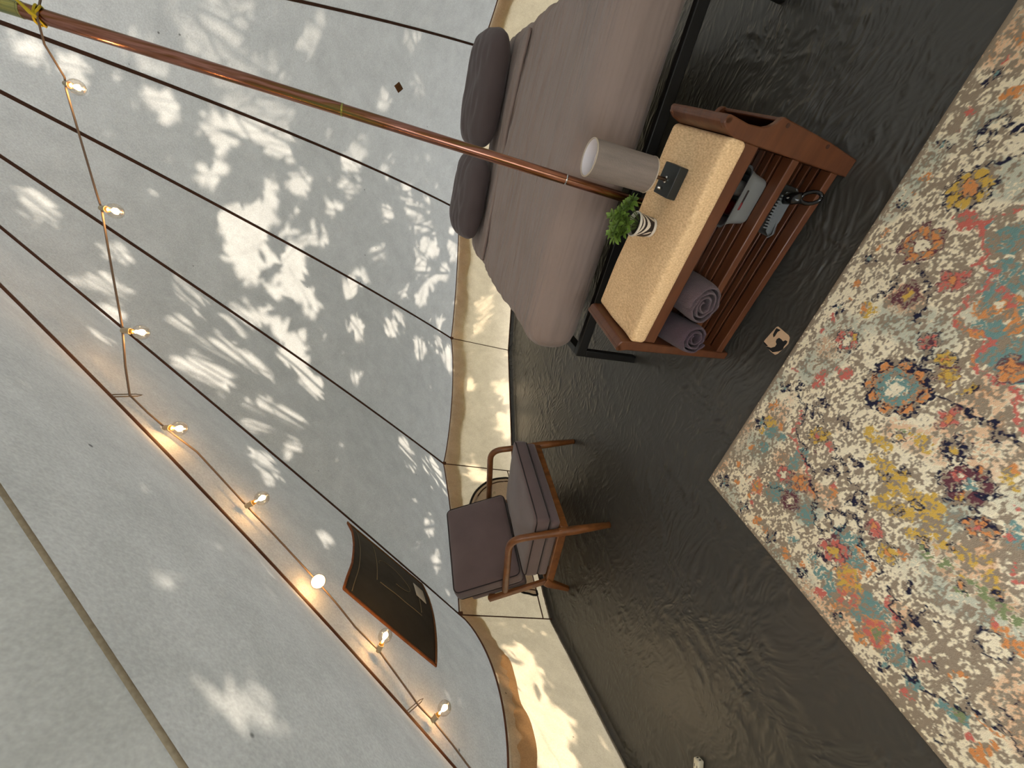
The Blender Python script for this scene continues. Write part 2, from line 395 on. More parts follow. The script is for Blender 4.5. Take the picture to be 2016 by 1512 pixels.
# ---- roof ---------------------------------------------------------------------
ceiling = empty('ceiling'); tag(ceiling, kind='structure', label='pale cotton bell tent roof of tapering panels')
tris = []
for k in range(12):
    nu, nv = 16, 40
    m = MB().grid(lambda s, t: roof_pt(k, s, t), nu, nv)
    pnl = m.build('roof_panel', 'roof_canvas', ceiling, smooth='full')
    tris.append((m.v, m.f))
    # sewn tape along seam k: light tan and broad at the door seam, dark elsewhere
    if k == 7: continue
    pts = [inward(seam_pt(k, i/40*.98), .0) for i in range(41)]
    mb = MB(); wid = .0085 if k != 6 else .0045
    V = []
    for i, p in enumerate(pts):
        d = pts[min(i+1, 40)] - pts[max(i-1, 0)]; d /= np.linalg.norm(d)
        n = np.array([-p[0], -p[1], -0.9*math.hypot(p[0], p[1])]) ; n /= np.linalg.norm(n)
        sd = np.cross(d, n); sd /= np.linalg.norm(sd)
        for a, b in ((-1,.001),(-.6,.006),(.6,.006),(1,.001)): V.append(p + sd*wid*a + n*b)
    F = [(i*4+j, (i+1)*4+j, (i+1)*4+j+1, i*4+j+1) for i in range(40) for j in range(3)]
    mb.add(V, F).build('seam_binding', 'seam_tape' if k != 6 else 'wall_canvas', pnl, smooth='full')
# ---- walls --------------------------------------------------------------------
walls = {}
for nm, lab in (('back', 'low canvas wall behind the bed'), ('left', 'low canvas wall behind the armchair'), ('right', 'low canvas wall beyond the bed')):
    walls[nm] = tag(empty('wall_'+nm), kind='structure', label=lab)
for k in range(12):
    if k in DOOR: continue
    side = 'back' if k in (11, 0, 1) else ('left' if k in (2, 3, 4, 5) else 'right')
    m = MB().grid(lambda s, t: wall_pt(k, s, t), 110, 16)
    wp = m.build('wall_panel', 'wall_canvas', walls[side], smooth='full'); tris.append((m.v, m.f))
    pts = []
    for i in range(13):
        p = wall_pt(k, 0, i/12); rr = np.array([p[0], p[1], 0]); rr /= np.linalg.norm(rr); pts.append(p - rr*.003)
    MB().tube(pts, .004, 6).build('seam_binding', 'seam_tape', wp)
    pts = []
    for i in range(25):
        p = wall_pt(k, i/24, 0); rr = np.array([p[0], p[1], 0]); rr /= np.linalg.norm(rr); pts.append(p - rr*.004 + np.array([0,0,.036]))
    MB().tube(pts, .004, 6).build('base_binding', 'eave_tape', wp)
# unseen flap added half across the open bay to cut the door light
m = MB().grid(lambda s, t: wall_pt(6, s*.5, t), 40, 14); m.build('added_door_flap', 'wall_canvas', walls['left'], smooth='full'); tris.append((m.v, m.f))
# ---- eave: binding, outer valance, corner tabs --------------------------------
trim = tag(empty('trim_1'), kind='structure', label='brown tape binding along the eave of the tent')
for k in range(12):
    if k in DOOR: continue
    pts = []
    for i in range(25):
        p = roof_pt(k, i/24, 0); rr = np.array([p[0], p[1], 0]); rr /= np.linalg.norm(rr); pts.append(p - rr*.004)
    MB().tube(pts, .0045, 6).build('eave_binding', 'eave_tape', trim)
    def val(s, t):
        p = roof_pt(k, s, 0); rr = np.array([p[0], p[1], 0]); rr /= np.linalg.norm(rr)
        return p + rr*(.020 + t*.030 + .006*math.sin(s*40+k)*t) + np.array([0,0,-(.115+.012*math.sin(s*17+2*k))*t])
    vm = MB().grid(val, 40, 5); vm.build('valance', 'tan_valance', trim, smooth='full'); 
    p = roof_pt(k, 0, 0); rr = np.array([p[0], p[1], 0]); rr /= np.linalg.norm(rr); q = p - rr*.010
    MB().rbox((q[0], q[1], q[2]-.006), (.010,.010,.014), .004, 2).build('corner_tab', 'eave_tape', trim)
# ---- arched vent window in the wall behind the armchair -------------------------
win = tag(empty('window_1'), kind='structure', label='arched zipped vent in the canvas wall behind the armchair')
def wi(s, t, d):
    p = wall_pt(3, s, t); rr = np.array([p[0], p[1], 0]); rr /= np.linalg.norm(rr); return p - rr*d
def arch(th, k=1.0): return .475+.405*k*math.cos(th), .13+.66*k*math.sin(th)
MB().grid(lambda a, b: wi(*arch(math.pi*a, b), .006), 32, 6).build('vent_screen', 'vent_screen', win, smooth='full')
MB().tube([wi(*arch(math.pi*i/40), .010) for i in range(41)], .009, 6, flat=.6).build('zipper', 'black_zip', win)
MB().tube([wi(*arch(math.pi*i/40, .93), .008) for i in range(41)], .005, 6, flat=.6).build('inner_tape', 'seam_tape', win)
MB().tube([wi(i/30, .13, .006) for i in range(31)], .004, 6).build('sill_tape', 'seam_tape', win)
for s_ in (.08, .87):
    q = wi(s_, .135, .016); MB().rbox(tuple(q), (.008,.016,.006), .003, 2).build('zip_slider', 'black_zip', win)
# ---- floor: dark groundsheet turned up along the walls ---------------------------
fv = [(p[0], p[1], 0) for p in FOOT]
fo = []
for p in FOOT:
    r_ = np.linalg.norm(p); fo.append(p*(r_-.004)/r_)
m = MB(); n0 = 60
for k in range(12):
    a, b = FOOT[k], FOOT[(k+1) % 12]
    m.add([(0,-.1,0),(a[0],a[1],0),(b[0],b[1],0)], [(0,2,1)] if False else [(0,1,2)])
fl = m.build('floor', 'groundsheet', None, smooth=False); tag(fl, kind='structure', label='creased dark grey groundsheet')
base = tag(empty('baseboard_left'), kind='structure', label='dark turned-up edge of the groundsheet along the wall')
for k in range(12):
    if k in DOOR: continue
    V = []
    for i in range(13):
        p = wall_pt(k, i/12, 0); rr = np.array([p[0], p[1], 0]); rr /= np.linalg.norm(rr)
        for d, z in ((.035,.001),(.012,.010),(.004,.034),(.000,.034)): V.append(p - rr*d + np.array([0,0,z]))
    MB().add(V, [(i*4+j, (i+1)*4+j, (i+1)*4+j+1, i*4+j+1) for i in range(12) for j in range(3)]).build('groundsheet_edge', 'groundsheet', base, smooth='full')
gr = MB(); gr.lathe([(2.6,-.03),(14,-.03)], 48); 
gm = gr.build('ground', 'ground_grass', None); tag(gm, kind='structure', label='grassy ground outside the tent')

# ============================ bed ==============================================
BED = (-.742, -.256); BED_R = R(4.7)
bf = empty('bed_frame', (BED[0], BED[1], 0), BED_R); tag(bf, 'black metal platform bed frame under the mattress', 'bed frame')
bx0, bx1, by0, by1 = -.03, 1.47, 0.0, 2.02
MB().box(bx0, bx1, by0, by0+.035, .285, .333).build('foot_rail', 'bed_metal', bf, bevel=.004)
MB().box(bx0, bx1, by1-.035, by1, .285, .333).build('head_rail', 'bed_metal', bf, bevel=.004)
for x in (bx0, bx1-.035): MB().box(x, x+.035, by0+.035, by1-.035, .285, .333).build('side_rail', 'bed_metal', bf, bevel=.004)
for y in (by0, 1.0, by1-.035):
    for x in (bx0, bx1-.035): MB().box(x, x+.035, y, y+.035, 0, .285).build('leg', 'bed_metal', bf, bevel=.003)
for i in range(9): MB().box(bx0+.035, bx1-.035, .18+i*.2, .22+i*.2, .300, .330).build('slat', 'bed_metal', bf, bevel=.003)

def wrinkle(P):
    """long soft creases running across the bed, tighter near the pillows"""
    x, y, z = P
    near = max(0.0, min(1.0, (y-.35)/1.0))
    n1 = noise.noise(Vector((x*.8+4, y*11 + x*1.9, z*6))); n2 = noise.noise(Vector((x*.6+9, y*24 + x*2.6, z*9)))
    w1 = (.22-abs(n1))*.034*(.22+near)
    w2 = (.22-abs(n2))*.022*(.10+near)
    w3 = noise.noise(Vector((x*1.7, y*2.2, z*3)))*.012
    return w1 + w2 + w3
MX0, MX1, MY0, MY1, MZ0, MZ1 = -.028, 1.475, -.005, 1.98, .334, .602
def mat_fn(grow):
    def f(P, n):
        x, y, z = P
        k = (z-MZ0)/(MZ1-MZ0)
        crown = .018*math.sin(math.pi*max(0,min(1,(x-MX0)/(MX1-MX0))))*math.sin(math.pi*max(0,min(1,(y-MY0)/(MY1-MY0)))) if k > .5 else 0
        d = wrinkle((x,y,z))*(.35+.65*max(0,min(1,k))) + grow
        nn = n if n.length > 1e-6 else Vector((0,0,1 if k > .5 else -1))
        if z < MZ0+.04: d = min(d, 0.0) if nn.z < -.3 else d
        tuck = .012*max(0, .35-k)/.35                      # the sheet pulls in under the mattress
        cx = (MX0+MX1)/2
        P = Vector(P) + nn*d + Vector((0,0,crown))
        P.y += tuck*(1 if y < .3 else 0)*1.0; P.x += tuck*(1 if x < .2 else (-1 if x > 1.3 else 0))
        P.z = max(P.z, MZ0+.001)
        return P
    return f
mt = MB().rbox(((MX0+MX1)/2, (MY0+MY1)/2, (MZ0+MZ1)/2), ((MX1-MX0)/2-.006, (MY1-MY0)/2-.006, (MZ1-MZ0)/2-.004), .10, (40, 60, 8), mat_fn(-.004))
mo = mt.build('mattress', 'sheet', None, smooth='full'); mo.location = (BED[0], BED[1], 0); mo.rotation_euler = (0,0,BED_R)
tag(mo, 'mattress in a mauve grey fitted sheet, showing beside the pillows', 'mattress')
HEM = 1.21
bl = MB().rbox(((MX0+MX1)/2, (MY0+MY1)/2, (MZ0+MZ1)/2), ((MX1-MX0)/2, (MY1-MY0)/2, (MZ1-MZ0)/2), .105, (110, 190, 12), mat_fn(.004))
keep = []
for f in bl.f:
    c = [sum(bl.v[i][j] for i in f)/4 for j in range(3)]
    if c[1] < HEM + .012*math.sin(c[0]*7) and c[2] > MZ0+.006: keep.append(f)
bl.f = keep
used = sorted({i for f in keep for i in f}); rm = {i: j for j, i in enumerate(used)}
bl.v = [bl.v[i] for i in used]; bl.f = [tuple(rm[i] for i in f) for f in bl.f]
bo = bl.build('blanket', 'sheet', None, smooth='full'); bo.location = (BED[0], BED[1], 0); bo.rotation_euler = (0,0,BED_R)
tag(bo, 'mauve grey bedspread drawn tight over the bed, creased towards the pillows', 'bedspread')
# rolled hem of the spread
hp = []
for i in range(70):
    x = MX0+.10 + (MX1-MX0-.20)*i/69
    hp.append((x, HEM + .012*math.sin(x*7) + .004*math.sin(x*23), MZ1 + .013 + .018*math.sin(math.pi*(x-MX0)/(MX1-MX0)) + .004*noise.noise(Vector((x*4,0,0)))))
hm = MB().tube(hp, .017, 8, flat=.7).build('folded_hem', 'sheet', bo, smooth='full')

def pillow(label, cx, cy, cz, w_, d_, h_, rz, tilt, seed):
    def top(sg):
        def f(u, v):
            a, b = u*2-1, v*2-1
            pin = 1 - .07*(a*a)*(b*b)
            px, py = a*w_/2*(1-.06*b*b)*pin, b*d_/2*(1-.10*a*a)*pin
            e = max(0, 1-abs(a)**4.5)**.5*max(0, 1-abs(b)**3.2)**.5
            z = sg*h_/2*e
            ed = 1-e
            z += sg*e*(.014*noise.noise(Vector((a*2.2+seed, b*5, 0))) + .008*noise.noise(Vector((a*6+seed, b*14+3, 1)))*(abs(a)**2))
            return (px, py, z)
        return f
    m = MB().grid(top(1), 44, 32)
    m2 = MB().grid(top(-1), 44, 32); m.add(m2.v, [q[::-1] for q in m2.f])
    o = m.build('pillow', 'pillow_cloth', None, smooth='full')
    bm = bmesh.new(); bm.from_mesh(o.data); bmesh.ops.remove_doubles(bm, verts=bm.verts, dist=.0006); bm.to_mesh(o.data); bm.free()
    B = Matrix.Translation((BED[0], BED[1], 0)) @ Matrix.Rotation(BED_R, 4, 'Z')
    o.matrix_world = B @ Matrix.Translation((cx, cy, cz)) @ Matrix.Rotation(rz, 4, 'Z') @ Matrix.Rotation(tilt, 4, 'X')
    tag(o, label, 'pillow', 'pillows on the bed')
    return o
pillow('plump charcoal pillow on the bed, behind the brass tent pole', 1.08, 1.735, .732, .70, .46, .19, R(2), R(14), 1.3)
pillow('charcoal pillow on the bed nearer the armchair, flatter and more creased', .41, 1.72, .712, .60, .46, .18, R(-3), R(12), 8.1)

# ============================ tent pole =========================================
pole = empty('tent_pole', tuple(POLE_FOOT)); tag(pole, 'tall brassy sectioned centre pole holding up the tent', 'pole')
def pp(z): return (APEX-POLE_FOOT)*(z/3.155)
cuts = [0.02, .555, .56, 1.465, 1.47, 2.255, 2.26, 2.62, 3.12]
for a, b, r_, mm in ((0.02,.656,.0175,'pole_metal'),(.656,1.445,.0185,'pole_metal'),(1.445,2.291,.0195,'pole_metal'),(2.291,3.12,.0205,'pole_brass')):
    MB().tube([pp(a), pp((a+b)/2), pp(b-.002)], r_, 24).build('pole_section', mm, pole)
for z_, r_ in ((.656,.0192),(1.445,.0202),(2.291,.0212)):
    MB().tube([pp(z_-.006), pp(z_-.003), pp(z_)], [r_-.001, r_, r_-.001], 24).build('joint_ring', 'pole_brass' if z_ > 1 else 'chrome', pole)
MB().lathe([(.0,.0),(.045,.0),(.045,.008),(.022,.014),(.02,.03)], 24).build('foot_plate', 'pole_metal', pole)
MB().lathe([(.0,3.15),(.05,3.14),(.05,3.11),(.02,3.10)], 24).build('pole_cap', 'pole_metal', pole, loc=(float((APEX-POLE_FOOT)[0]), float((APEX-POLE_FOOT)[1]), -.01))

# ============================ string of bulbs ====================================
sl_ = empty('string_lights', (.012,-.124,2.24)); tag(sl_, 'string of lit clear bulbs hung from the pole along the roof seam', 'string lights')
O = Vector(sl_.location)
CORD = [(.16,.02,2.25),(.05,-.085,2.243),(.012,-.124,2.240),(-.05,-.14,2.232),(-.123,-.128,2.211),(-.152,-.156,2.2),(-.265,-.256,2.143),(-.374,-.353,2.087),(-.407,-.382,2.069),
 (-.528,-.496,2.021),(-.657,-.617,1.968),(-.683,-.643,1.959),(-.74,-.7,1.941),(-.797,-.761,1.916),(-.831,-.792,1.868),(-.866,-.814,1.823),(-.935,-.839,1.745),(-1.035,-.955,1.594),
 (-1.117,-1.041,1.476),(-1.189,-1.118,1.373),(-1.228,-1.165,1.315),(-1.269,-1.225,1.25),(-1.324,-1.273,1.176),(-1.406,-1.407,1.046),(-1.439,-1.438,1.001),(-1.484,-1.492,.939),(-1.522,-1.547,.883),(-1.56,-1.602,.827),(-1.60,-1.66,.75)]
MB().tube([Vector(p)-O for p in CORD], .0028, 6).build('cord', 'light_cord', sl_, smooth='full')
tocam = lambda p: (Vector(CAM_POS)-Vector(p)).normalized()
BULBS = [((-.137,-.142,2.205),(.04,-.62,-1)),((-.407,-.382,2.069),(.12,-.42,-1)),((-.668,-.628,1.963),(.05,-.05,-1)),((-.866,-.814,1.823),(.30,-.35,-1)),
         ((-1.034,-.958,1.592),(.40,.33,-.85)),((-1.189,-1.118,1.373),(.78,-.47,-.12)),((-1.324,-1.275,1.176),(.7,.62,-.36)),((-1.439,-1.438,1.001),(.5,.40,-.70))]
for p, d in BULBS:
    d = Vector(d).normalized(); q = Vector((0,0,1)).rotation_difference(d)
    M = Matrix.Translation(Vector(p)-O) @ q.to_matrix().to_4x4()
    so_ = MB().lathe([(.0,-.004),(.0065,-.004),(.0080,.001),(.0080,.010),(.0092,.012),(.0092,.017),(.0,.017)], 16, M).build('lamp_socket', 'socket_white', sl_)
    MB().lathe([(.0070,.016),(.0076,.018),(.0070,.020),(.0076,.022),(.0066,.024)], 16, M).build('bulb_thread', 'brass_thread', so_)
    gl = [(.0065,.0225),(.0085,.025),(.0145,.029),(.0195,.0355),(.0215,.0435),(.0205,.0515),(.0165,.0585),(.0105,.0630),(.004,.0650),(0,.0653)]
    MB().lathe(gl, 20, M).build('glass_bulb', 'bulb_glass', so_, smooth='full')
    MB().lathe([(.0015,.023),(.0015,.034),(.0050,.037),(.0065,.042),(.0050,.047),(.0,.049)], 10, M).build('filament', 'filament', so_, smooth='full')
    ld = bpy.data.lights.new('bulb_light', 'POINT'); ld.energy = 1.4; ld.color = (1,.55,.20); ld.shadow_soft_size = .008
    lo = bpy.data.objects.new('bulb_light', ld); COL.objects.link(lo); lo.parent = so_; lo.location = M @ Vector((0,0,.042))
for b_, e_, lab in (((-.788,-.780,1.945),(-.803,-.752,1.905),'thin wire hook on the roof seam where the light string bends'), ((-1.403,-1.419,1.080),(-1.406,-1.395,1.042),'thin wire clip low on the roof seam by the last bulb in view')):
    b_, e_ = Vector(b_), Vector(e_); s_ = (e_-b_); sd = Vector((0.002,.002,.003))
    tag(MB().tube([b_-s_*.1, b_+sd, e_+sd, e_+s_*.25, e_-sd, b_-sd], .0016, 6).build('wire_hook', 'wire_grey', None), lab, 'hook')
yt = MB(); c_ = POLE_FOOT + pp(2.245)
yt.tube([(c_[0]+.0235*math.cos(a), c_[1]+.0235*math.sin(a), c_[2]+.004*math.sin(3*a)-.004) for a in [i*math.pi/8 for i in range(17)]], .003, 6)
yt.tube([(c_[0]+.0235*math.cos(a), c_[1]+.0235*math.sin(a), c_[2]+.006+.003*math.sin(2*a)) for a in [i*math.pi/8 for i in range(17)]], .003, 6)
yt.tube([(c_[0]-.004,c_[1]-.026,c_[2]-.004),(c_[0]+.004,c_[1]-.030,c_[2]+.008),(c_[0]+.02,c_[1]-.024,c_[2]+.03),(c_[0]+.075,c_[1]+.0,c_[2]+.11)], [.0055,.006,.0035,.003], 6)
tag(yt.build('cord_tie', 'yellow_cord', None), 'yellow cord knotted round the tent pole near the top', 'cord')

# ============================ vent flap, patch ====================================
def rin(s, t, d, k=4): return inward(roof_pt(k, s, t), d)
OUT = [(.156,.274),(.245,.265),(.404,.259),(.6,.254),(.731,.254),(.8,.253),(.778,.206),(.759,.161),(.744,.117),(.595,.117),(.416,.118),(.277,.119),(.123,.121),(.118,.153),(.117,.196),(.128,.238)]
def flap_st(a, b):
    tp = [(.156,.274),(.245,.265),(.404,.259),(.6,.254),(.731,.254),(.8,.253)]; bt = [(.123,.121),(.277,.119),(.416,.118),(.53,.1175),(.64,.117),(.744,.117)]
    def at(L, u):
        u = u*(len(L)-1); i = min(int(u), len(L)-2); f = u-i; return (L[i][0]*(1-f)+L[i+1][0]*f, L[i][1]*(1-f)+L[i+1][1]*f)
    p, q = at(tp, a), at(bt, a); return p[0]*(1-b)+q[0]*b, p[1]*(1-b)+q[1]*b
vf = empty('vent_flap', tuple(rin(*flap_st(.5,.5), .004))); tag(vf, 'dark brown vent flap with rust binding sewn on the sloping roof', 'vent flap')
VO = np.array(vf.location)
def fl_pt(a, b, d): return rin(*flap_st(a, b), d + .004*math.sin(math.pi*a)*math.sin(math.pi*b)*(1+.8*noise.noise(Vector((a*5, b*5, 0))))) - VO
MB().grid(lambda a, b: fl_pt(a, b, .004), 30, 30).build('flap_cloth', 'vent_cloth', vf, smooth='full', solid=.003)
for nm, path in (('edge_binding', [(i/20, 0) for i in range(21)]), ('edge_binding', [(1, i/20) for i in range(21)]), ('edge_binding', [(i/20, 1) for i in range(21)]), ('edge_binding', [(0, i/20) for i in range(21)])):
    MB().tube([fl_pt(a, b, .005) for a, b in path], .009, 6, flat=.5).build(nm, 'rust_binding' if path[1][1] == 0 or path[0][0] == 1 else 'patch_brown', vf, smooth='full')
for path in ([(.14+.0*i, .2) for i in range(1)] + [(.14+.44*i/10, .27) for i in range(11)], [(.58, .27+.55*i/14) for i in range(15)], [(.58-.36*i/10, .82) for i in range(11)], [(.05+.9*i/20, .07) for i in range(21)]):
    MB().tube([fl_pt(a, b, .0075) for a, b in path[1:]], .0016, 5).build('stitching', 'stitch', vf, smooth='full')
MB().tube([fl_pt(.36+.10*math.cos(t_)+.0*t_, .50+.20*math.sin(t_), .0075) for t_ in [i*2*math.pi/30 for i in range(24)]], .0013, 5).build('stitching', 'stitch', vf, smooth='full')
MB().grid(lambda a, b: fl_pt(.19+.17*a, .78+.13*b, .010), 4, 4).build('care_tag', 'tag_white', vf, smooth='full', solid=.002)
dm = MB().grid(lambda a, b: rin(.37+(a-b)*.036, .2545+(a+b-1)*.012, .004, 0), 3, 3).build('canvas_patch', 'patch_brown', None, smooth='full', solid=.002)
tag(dm, 'small brown diamond patch on the roof above the pillows', 'patch')

# ============================ shoe bench =========================================
BN = (-.427, -.75); BN_R = R(-2.4)
bench = empty('shoe_bench', (BN[0], BN[1], 0), BN_R); tag(bench, 'reddish wooden shoe bench with slatted shelves and a tan linen seat', 'bench')
D = .29                                                   # depth
# left end: one board leaning out a little, rounded along the top
lp = [(-.012,0),(.016,0),(.008,.42),(.004,.462),(-.006,.470),(-.024,.472),(-.034,.464),(-.036,.452),(-.030,.43)]
MB().prism([(x,z) for x,z in lp], lambda x,z: (x,0.0,z), lambda x,z: (x,D,z)).build('end_panel', 'bench_wood', bench, bevel=.004)
MB().tube([(-.024, y, .463) for y in (0,D*.5,D)], .011, 10).build('panel_lip', 'bench_wood', bench)
# right end: inner board plus a slim side pocket
MB().prism([(.645,.0),(.665,.0),(.672,.42),(.690,.458),(.686,.470),(.672,.473),(.660,.462),(.648,.43)], lambda x,z: (x,.018,z), lambda x,z: (x,D,z)).build('end_panel', 'bench_wood', bench, bevel=.003)
MB().tube([(.680, y, .463) for y in (0,D*.5,D)], .010, 10).build('panel_lip', 'bench_wood', bench)
fp = [(.645,.0),(.692,.0),(.708,.12),(.722,.29),(.724,.306),(.718,.315),(.706,.322),(.695,.335),(.688,.352),(.684,.40),(.690,.455),(.684,.471),(.668,.473),(.655,.455),(.645,.42)]
for y0, y1 in ((0,.018),(D-.018,D)):
    MB().prism(fp, lambda x,z: (x,y0,z), lambda x,z: (x,y1,z)).build('pocket_board', 'bench_wood', bench, bevel=.003)
MB().prism([(.688,.03),(.698,.03),(.722,.302),(.712,.302)], lambda x,z: (x,.018,z), lambda x,z: (x,D-.018,z)).build('pocket_side', 'bench_wood', bench, bevel=.003)
MB().box(.664,.700,.018,D-.018,.03,.045).build('pocket_floor', 'bench_wood', bench, bevel=.002)
for z in (.285,.125):
    MB().lathe([(0,-.002),(.006,-.002),(.006,.001),(0,.001)], 12, Matrix.Translation((.709 if z > .2 else .697, 0, z)) @ Matrix.Rotation(R(90), 4, 'X')).build('screw_cap', 'screw_cap', bench)
# seat frame
MB().box(.012,.646,.004,.026,.332,.379).build('front_rail', 'bench_wood', bench, bevel=.003)
MB().box(.012,.646,D-.024,D-.004,.332,.379).build('back_rail', 'bench_wood', bench, bevel=.003)
MB().box(.012,.646,.026,D-.024,.362,.376).build('seat_board', 'bench_wood', bench, bevel=.002)
def cush(P, n):
    x, y, z = P
    k = max(0, (z-.383)/.05)
    P = Vector(P) + Vector((0,0,.006*noise.noise(Vector((x*6,y*9,2)))*k))
    return P
MB().rbox((.328,.142,.409), (.318,.154,.030), .016, (30,16,3), cush).build('seat_cushion', 'bench_linen', bench, smooth='full')
# two slatted shelves
for z, y_first in ((.192,.0),(.040,.0)):
    MB().box(.012,.646,.004,.046,z-.012,z+.014).build('shelf_rail', 'bench_wood', bench, bevel=.003)
    MB().box(.012,.646,D-.03,D-.006,z-.012,z+.014).build('shelf_rail', 'bench_wood', bench, bevel=.003)
    for i in range(6):
        y = .056 + i*.035
        MB().box(.012,.646,y,y+.025,z+.002,z+.013).build('slat', 'bench_wood', bench, bevel=.002)
    for x in (.03,.318,.608): MB().box(x,x+.022,.046,D-.03,z-.010,z+.002).build('cross_bar', 'bench_wood', bench)

def BW(x, y, z):
    c, s = math.cos(BN_R), math.sin(BN_R); return (BN[0]+x*c-y*s, BN[1]+x*s+y*c, z)
# ---- lamp --------------------------------------------------------------------------
lamp = empty('table_lamp', BW(.498,.148,.4395), BN_R); tag(lamp, 'small table lamp with a grey linen drum shade on a black block', 'lamp')
MB().box(-.045,.045,-.044,.044,0,.031).build('base', 'lamp_black', lamp, bevel=.0025)
MB().lathe([(.010,.031),(.010,.034),(.006,.036)], 16).build('stem_ring', 'chrome', lamp)
MB().tube([(0,0,.030),(0,0,.10),(0,0,.15)], .0055, 12).build('stem', 'lamp_stem', lamp)
MB().lathe([(0,.031),(.004,.031),(.0055,.036),(.005,.042),(.003,.046),(0,.047)], 12, Matrix.Translation((-.026,.004,0))).build('switch_knob', 'chrome', lamp)
sh = MB().lathe([(.0505,.096),(.0505,.296)], 40).build('shade', 'shade_linen', lamp)
MB().lathe([(.0485,.297),(.0485,.096)], 40).build('shade_lining', 'shade_lining', sh)
MB().lathe([(.0480,.2955),(.0515,.2955),(.0515,.2985),(.0480,.2985),(.0480,.2955)], 40).build('shade_rim', 'shade_rim', sh)
MB().lathe([(.0480,.0945),(.0515,.0945),(.0515,.0975),(.0480,.0975),(.0480,.0945)], 40).build('shade_rim', 'shade_rim', sh)
MB().lathe([(0,.262),(.0478,.262)], 40).build('shade_diffuser', 'shade_lining', sh)
# ---- plant -------------------------------------------------------------------------
plant = empty('potted_plant', BW(.352,.158,.4395), BN_R); tag(plant, 'small leafy green plant in a black and white striped pot', 'plant')
po = MB().lathe([(0,.010),(.0285,.010),(.0315,.014),(.0360,.060),(.0380,.064)], 32).build('pot', 'pot_stripes', plant)
MB().lathe([(0,0),(.026,0),(.0300,.003),(.0305,.012),(.0285,.0125)], 32).build('pot_base', 'pot_white', po)
MB().lathe([(.0378,.0635),(.0395,.065),(.0395,.070),(.0365,.071),(.0345,.066),(.034,.055)], 32).build('pot_rim', 'pot_white', po)
MB().lathe([(0,.058),(.0345,.057)], 20).build('soil', 'soil', po)
leaf = MB()
LV = [(0,0,0),(.006,.006,.001),(.009,.014,.002),(.006,.024,0),(0,.031,-.003),(-.006,.024,0),(-.009,.014,.002),(-.006,.006,.001),(0,.014,-.002)]
leaf.add(LV, [(0,1,8),(1,2,8),(2,3,8),(3,4,8),(4,5,8),(5,6,8),(6,7,8),(7,0,8)])
lme = leaf.build('leaf', 'leaf_green', plant, smooth='full'); first = True
rl = random.Random(5)
heads = [(-.030,.004,.118),(-.012,-.012,.140),(.006,.012,.148),(-.040,-.008,.138),(.012,-.010,.128),(.030,.012,.122),(.052,.004,.116),(.066,.006,.108),(-.022,.024,.126),(-.046,.006,.112),(.000,-.022,.112),(-.052,-.004,.126),(.022,-.006,.142),(-.030,-.018,.108)]
for hx, hy, hz in heads:
    MB().tube([(hx*.25,hy*.25,.056),(hx*.6,hy*.6,.085),(hx,hy,hz)], [.0016,.0014,.001], 5).build('stem', 'stem_green', plant)
    for lvl, (nl, el, sc_) in enumerate(((5,-.1,.85),(5,.45,.85),(4,.9,.65))):
        for i in range(nl):
            az = 2*math.pi*(i+.5*lvl)/nl + rl.uniform(-.3,.3)
            o = lme if first else lme.copy()
            if not first: COL.objects.link(o); o.parent = plant
            first = False
            s_ = sc_*rl.uniform(.8,1.15)
            o.matrix_local = Matrix.Translation((hx,hy,hz-.010+lvl*.005)) @ Matrix.Rotation(az, 4, 'Z') @ Matrix.Rotation(el+rl.uniform(-.2,.2), 4, 'X') @ Matrix.Scale(s_, 4)
# ---- grey tote on the upper shelf -----------------------------------------------------
SHZ = .2064
tote = empty('storage_tote', BW(.512,.118,SHZ), BN_R); tag(tote, 'grey plastic tote with a slotted rim on the upper bench shelf', 'storage bin')
def tote_ring(hx, hy, z, r, n=6):
    P = []
    for cx, cy, a0 in ((1,1,0),(-1,1,90),(-1,-1,180),(1,-1,270)):
        for i in range(n+1):
            a = R(a0+90*i/n); P.append((cx*(hx-r)+r*math.cos(a), cy*(hy-r)+r*math.sin(a), z))
    return P
rings = [tote_ring(.062,.072,.0,.016), tote_ring(.066,.077,.008,.018), tote_ring(.074,.085,.055,.02), tote_ring(.084,.094,.086,.022), tote_ring(.089,.099,.090,.022), tote_ring(.083,.093,.088,.021), tote_ring(.072,.083,.055,.019), tote_ring(.062,.073,.010,.016)]
nr = len(rings[0]); mb = MB(); V = [p for r_ in rings for p in r_]
slot_skip = set()
F = [(i*nr+k, i*nr+(k+1) % nr, (i+1)*nr+(k+1) % nr, (i+1)*nr+k) for i in range(len(rings)-1) for k in range(nr)]
F += [tuple(range(nr-1,-1,-1)), tuple((len(rings)-1)*nr+k for k in range(nr))]
mb.add(V, F).build('bin_body', 'tote_grey', tote, angle=50)
sl2 = MB().rbox((0,-.0845,.062), (.030,.003,.006), .0028, 4, lambda P, n: Vector((P[0], P[1]-(P[2]-.062)*.30, P[2])))
sl2.build('hand_slot', 'dark_item', tote)
sl3 = MB().rbox((-.017,-.0865,.0615), (.011,.0028,.0045), .0025, 3, lambda P, n: Vector((P[0], P[1]-(P[2]-.062)*.30, P[2])))
sl3.build('slot_gap', 'dark_red', tote)
tag(MB().lathe([(0,0),(.022,0),(.024,.004),(.024,.060),(.016,.072),(.010,.078),(.010,.09),(0,.09)], 20).build('spray_can', 'dark_red', None, loc=BW(.478,.115,SHZ+.011)), 'dark red can standing in the grey tote', 'can')
tag(MB().lathe([(0,0),(.020,0),(.022,.004),(.022,.055),(.012,.070),(.009,.075),(.013,.078),(.013,.094),(0,.094)], 20).build('cleaner_bottle', 'pale_item', None, loc=BW(.535,.100,SHZ+.011)), 'pale bottle standing in the grey tote', 'bottle')
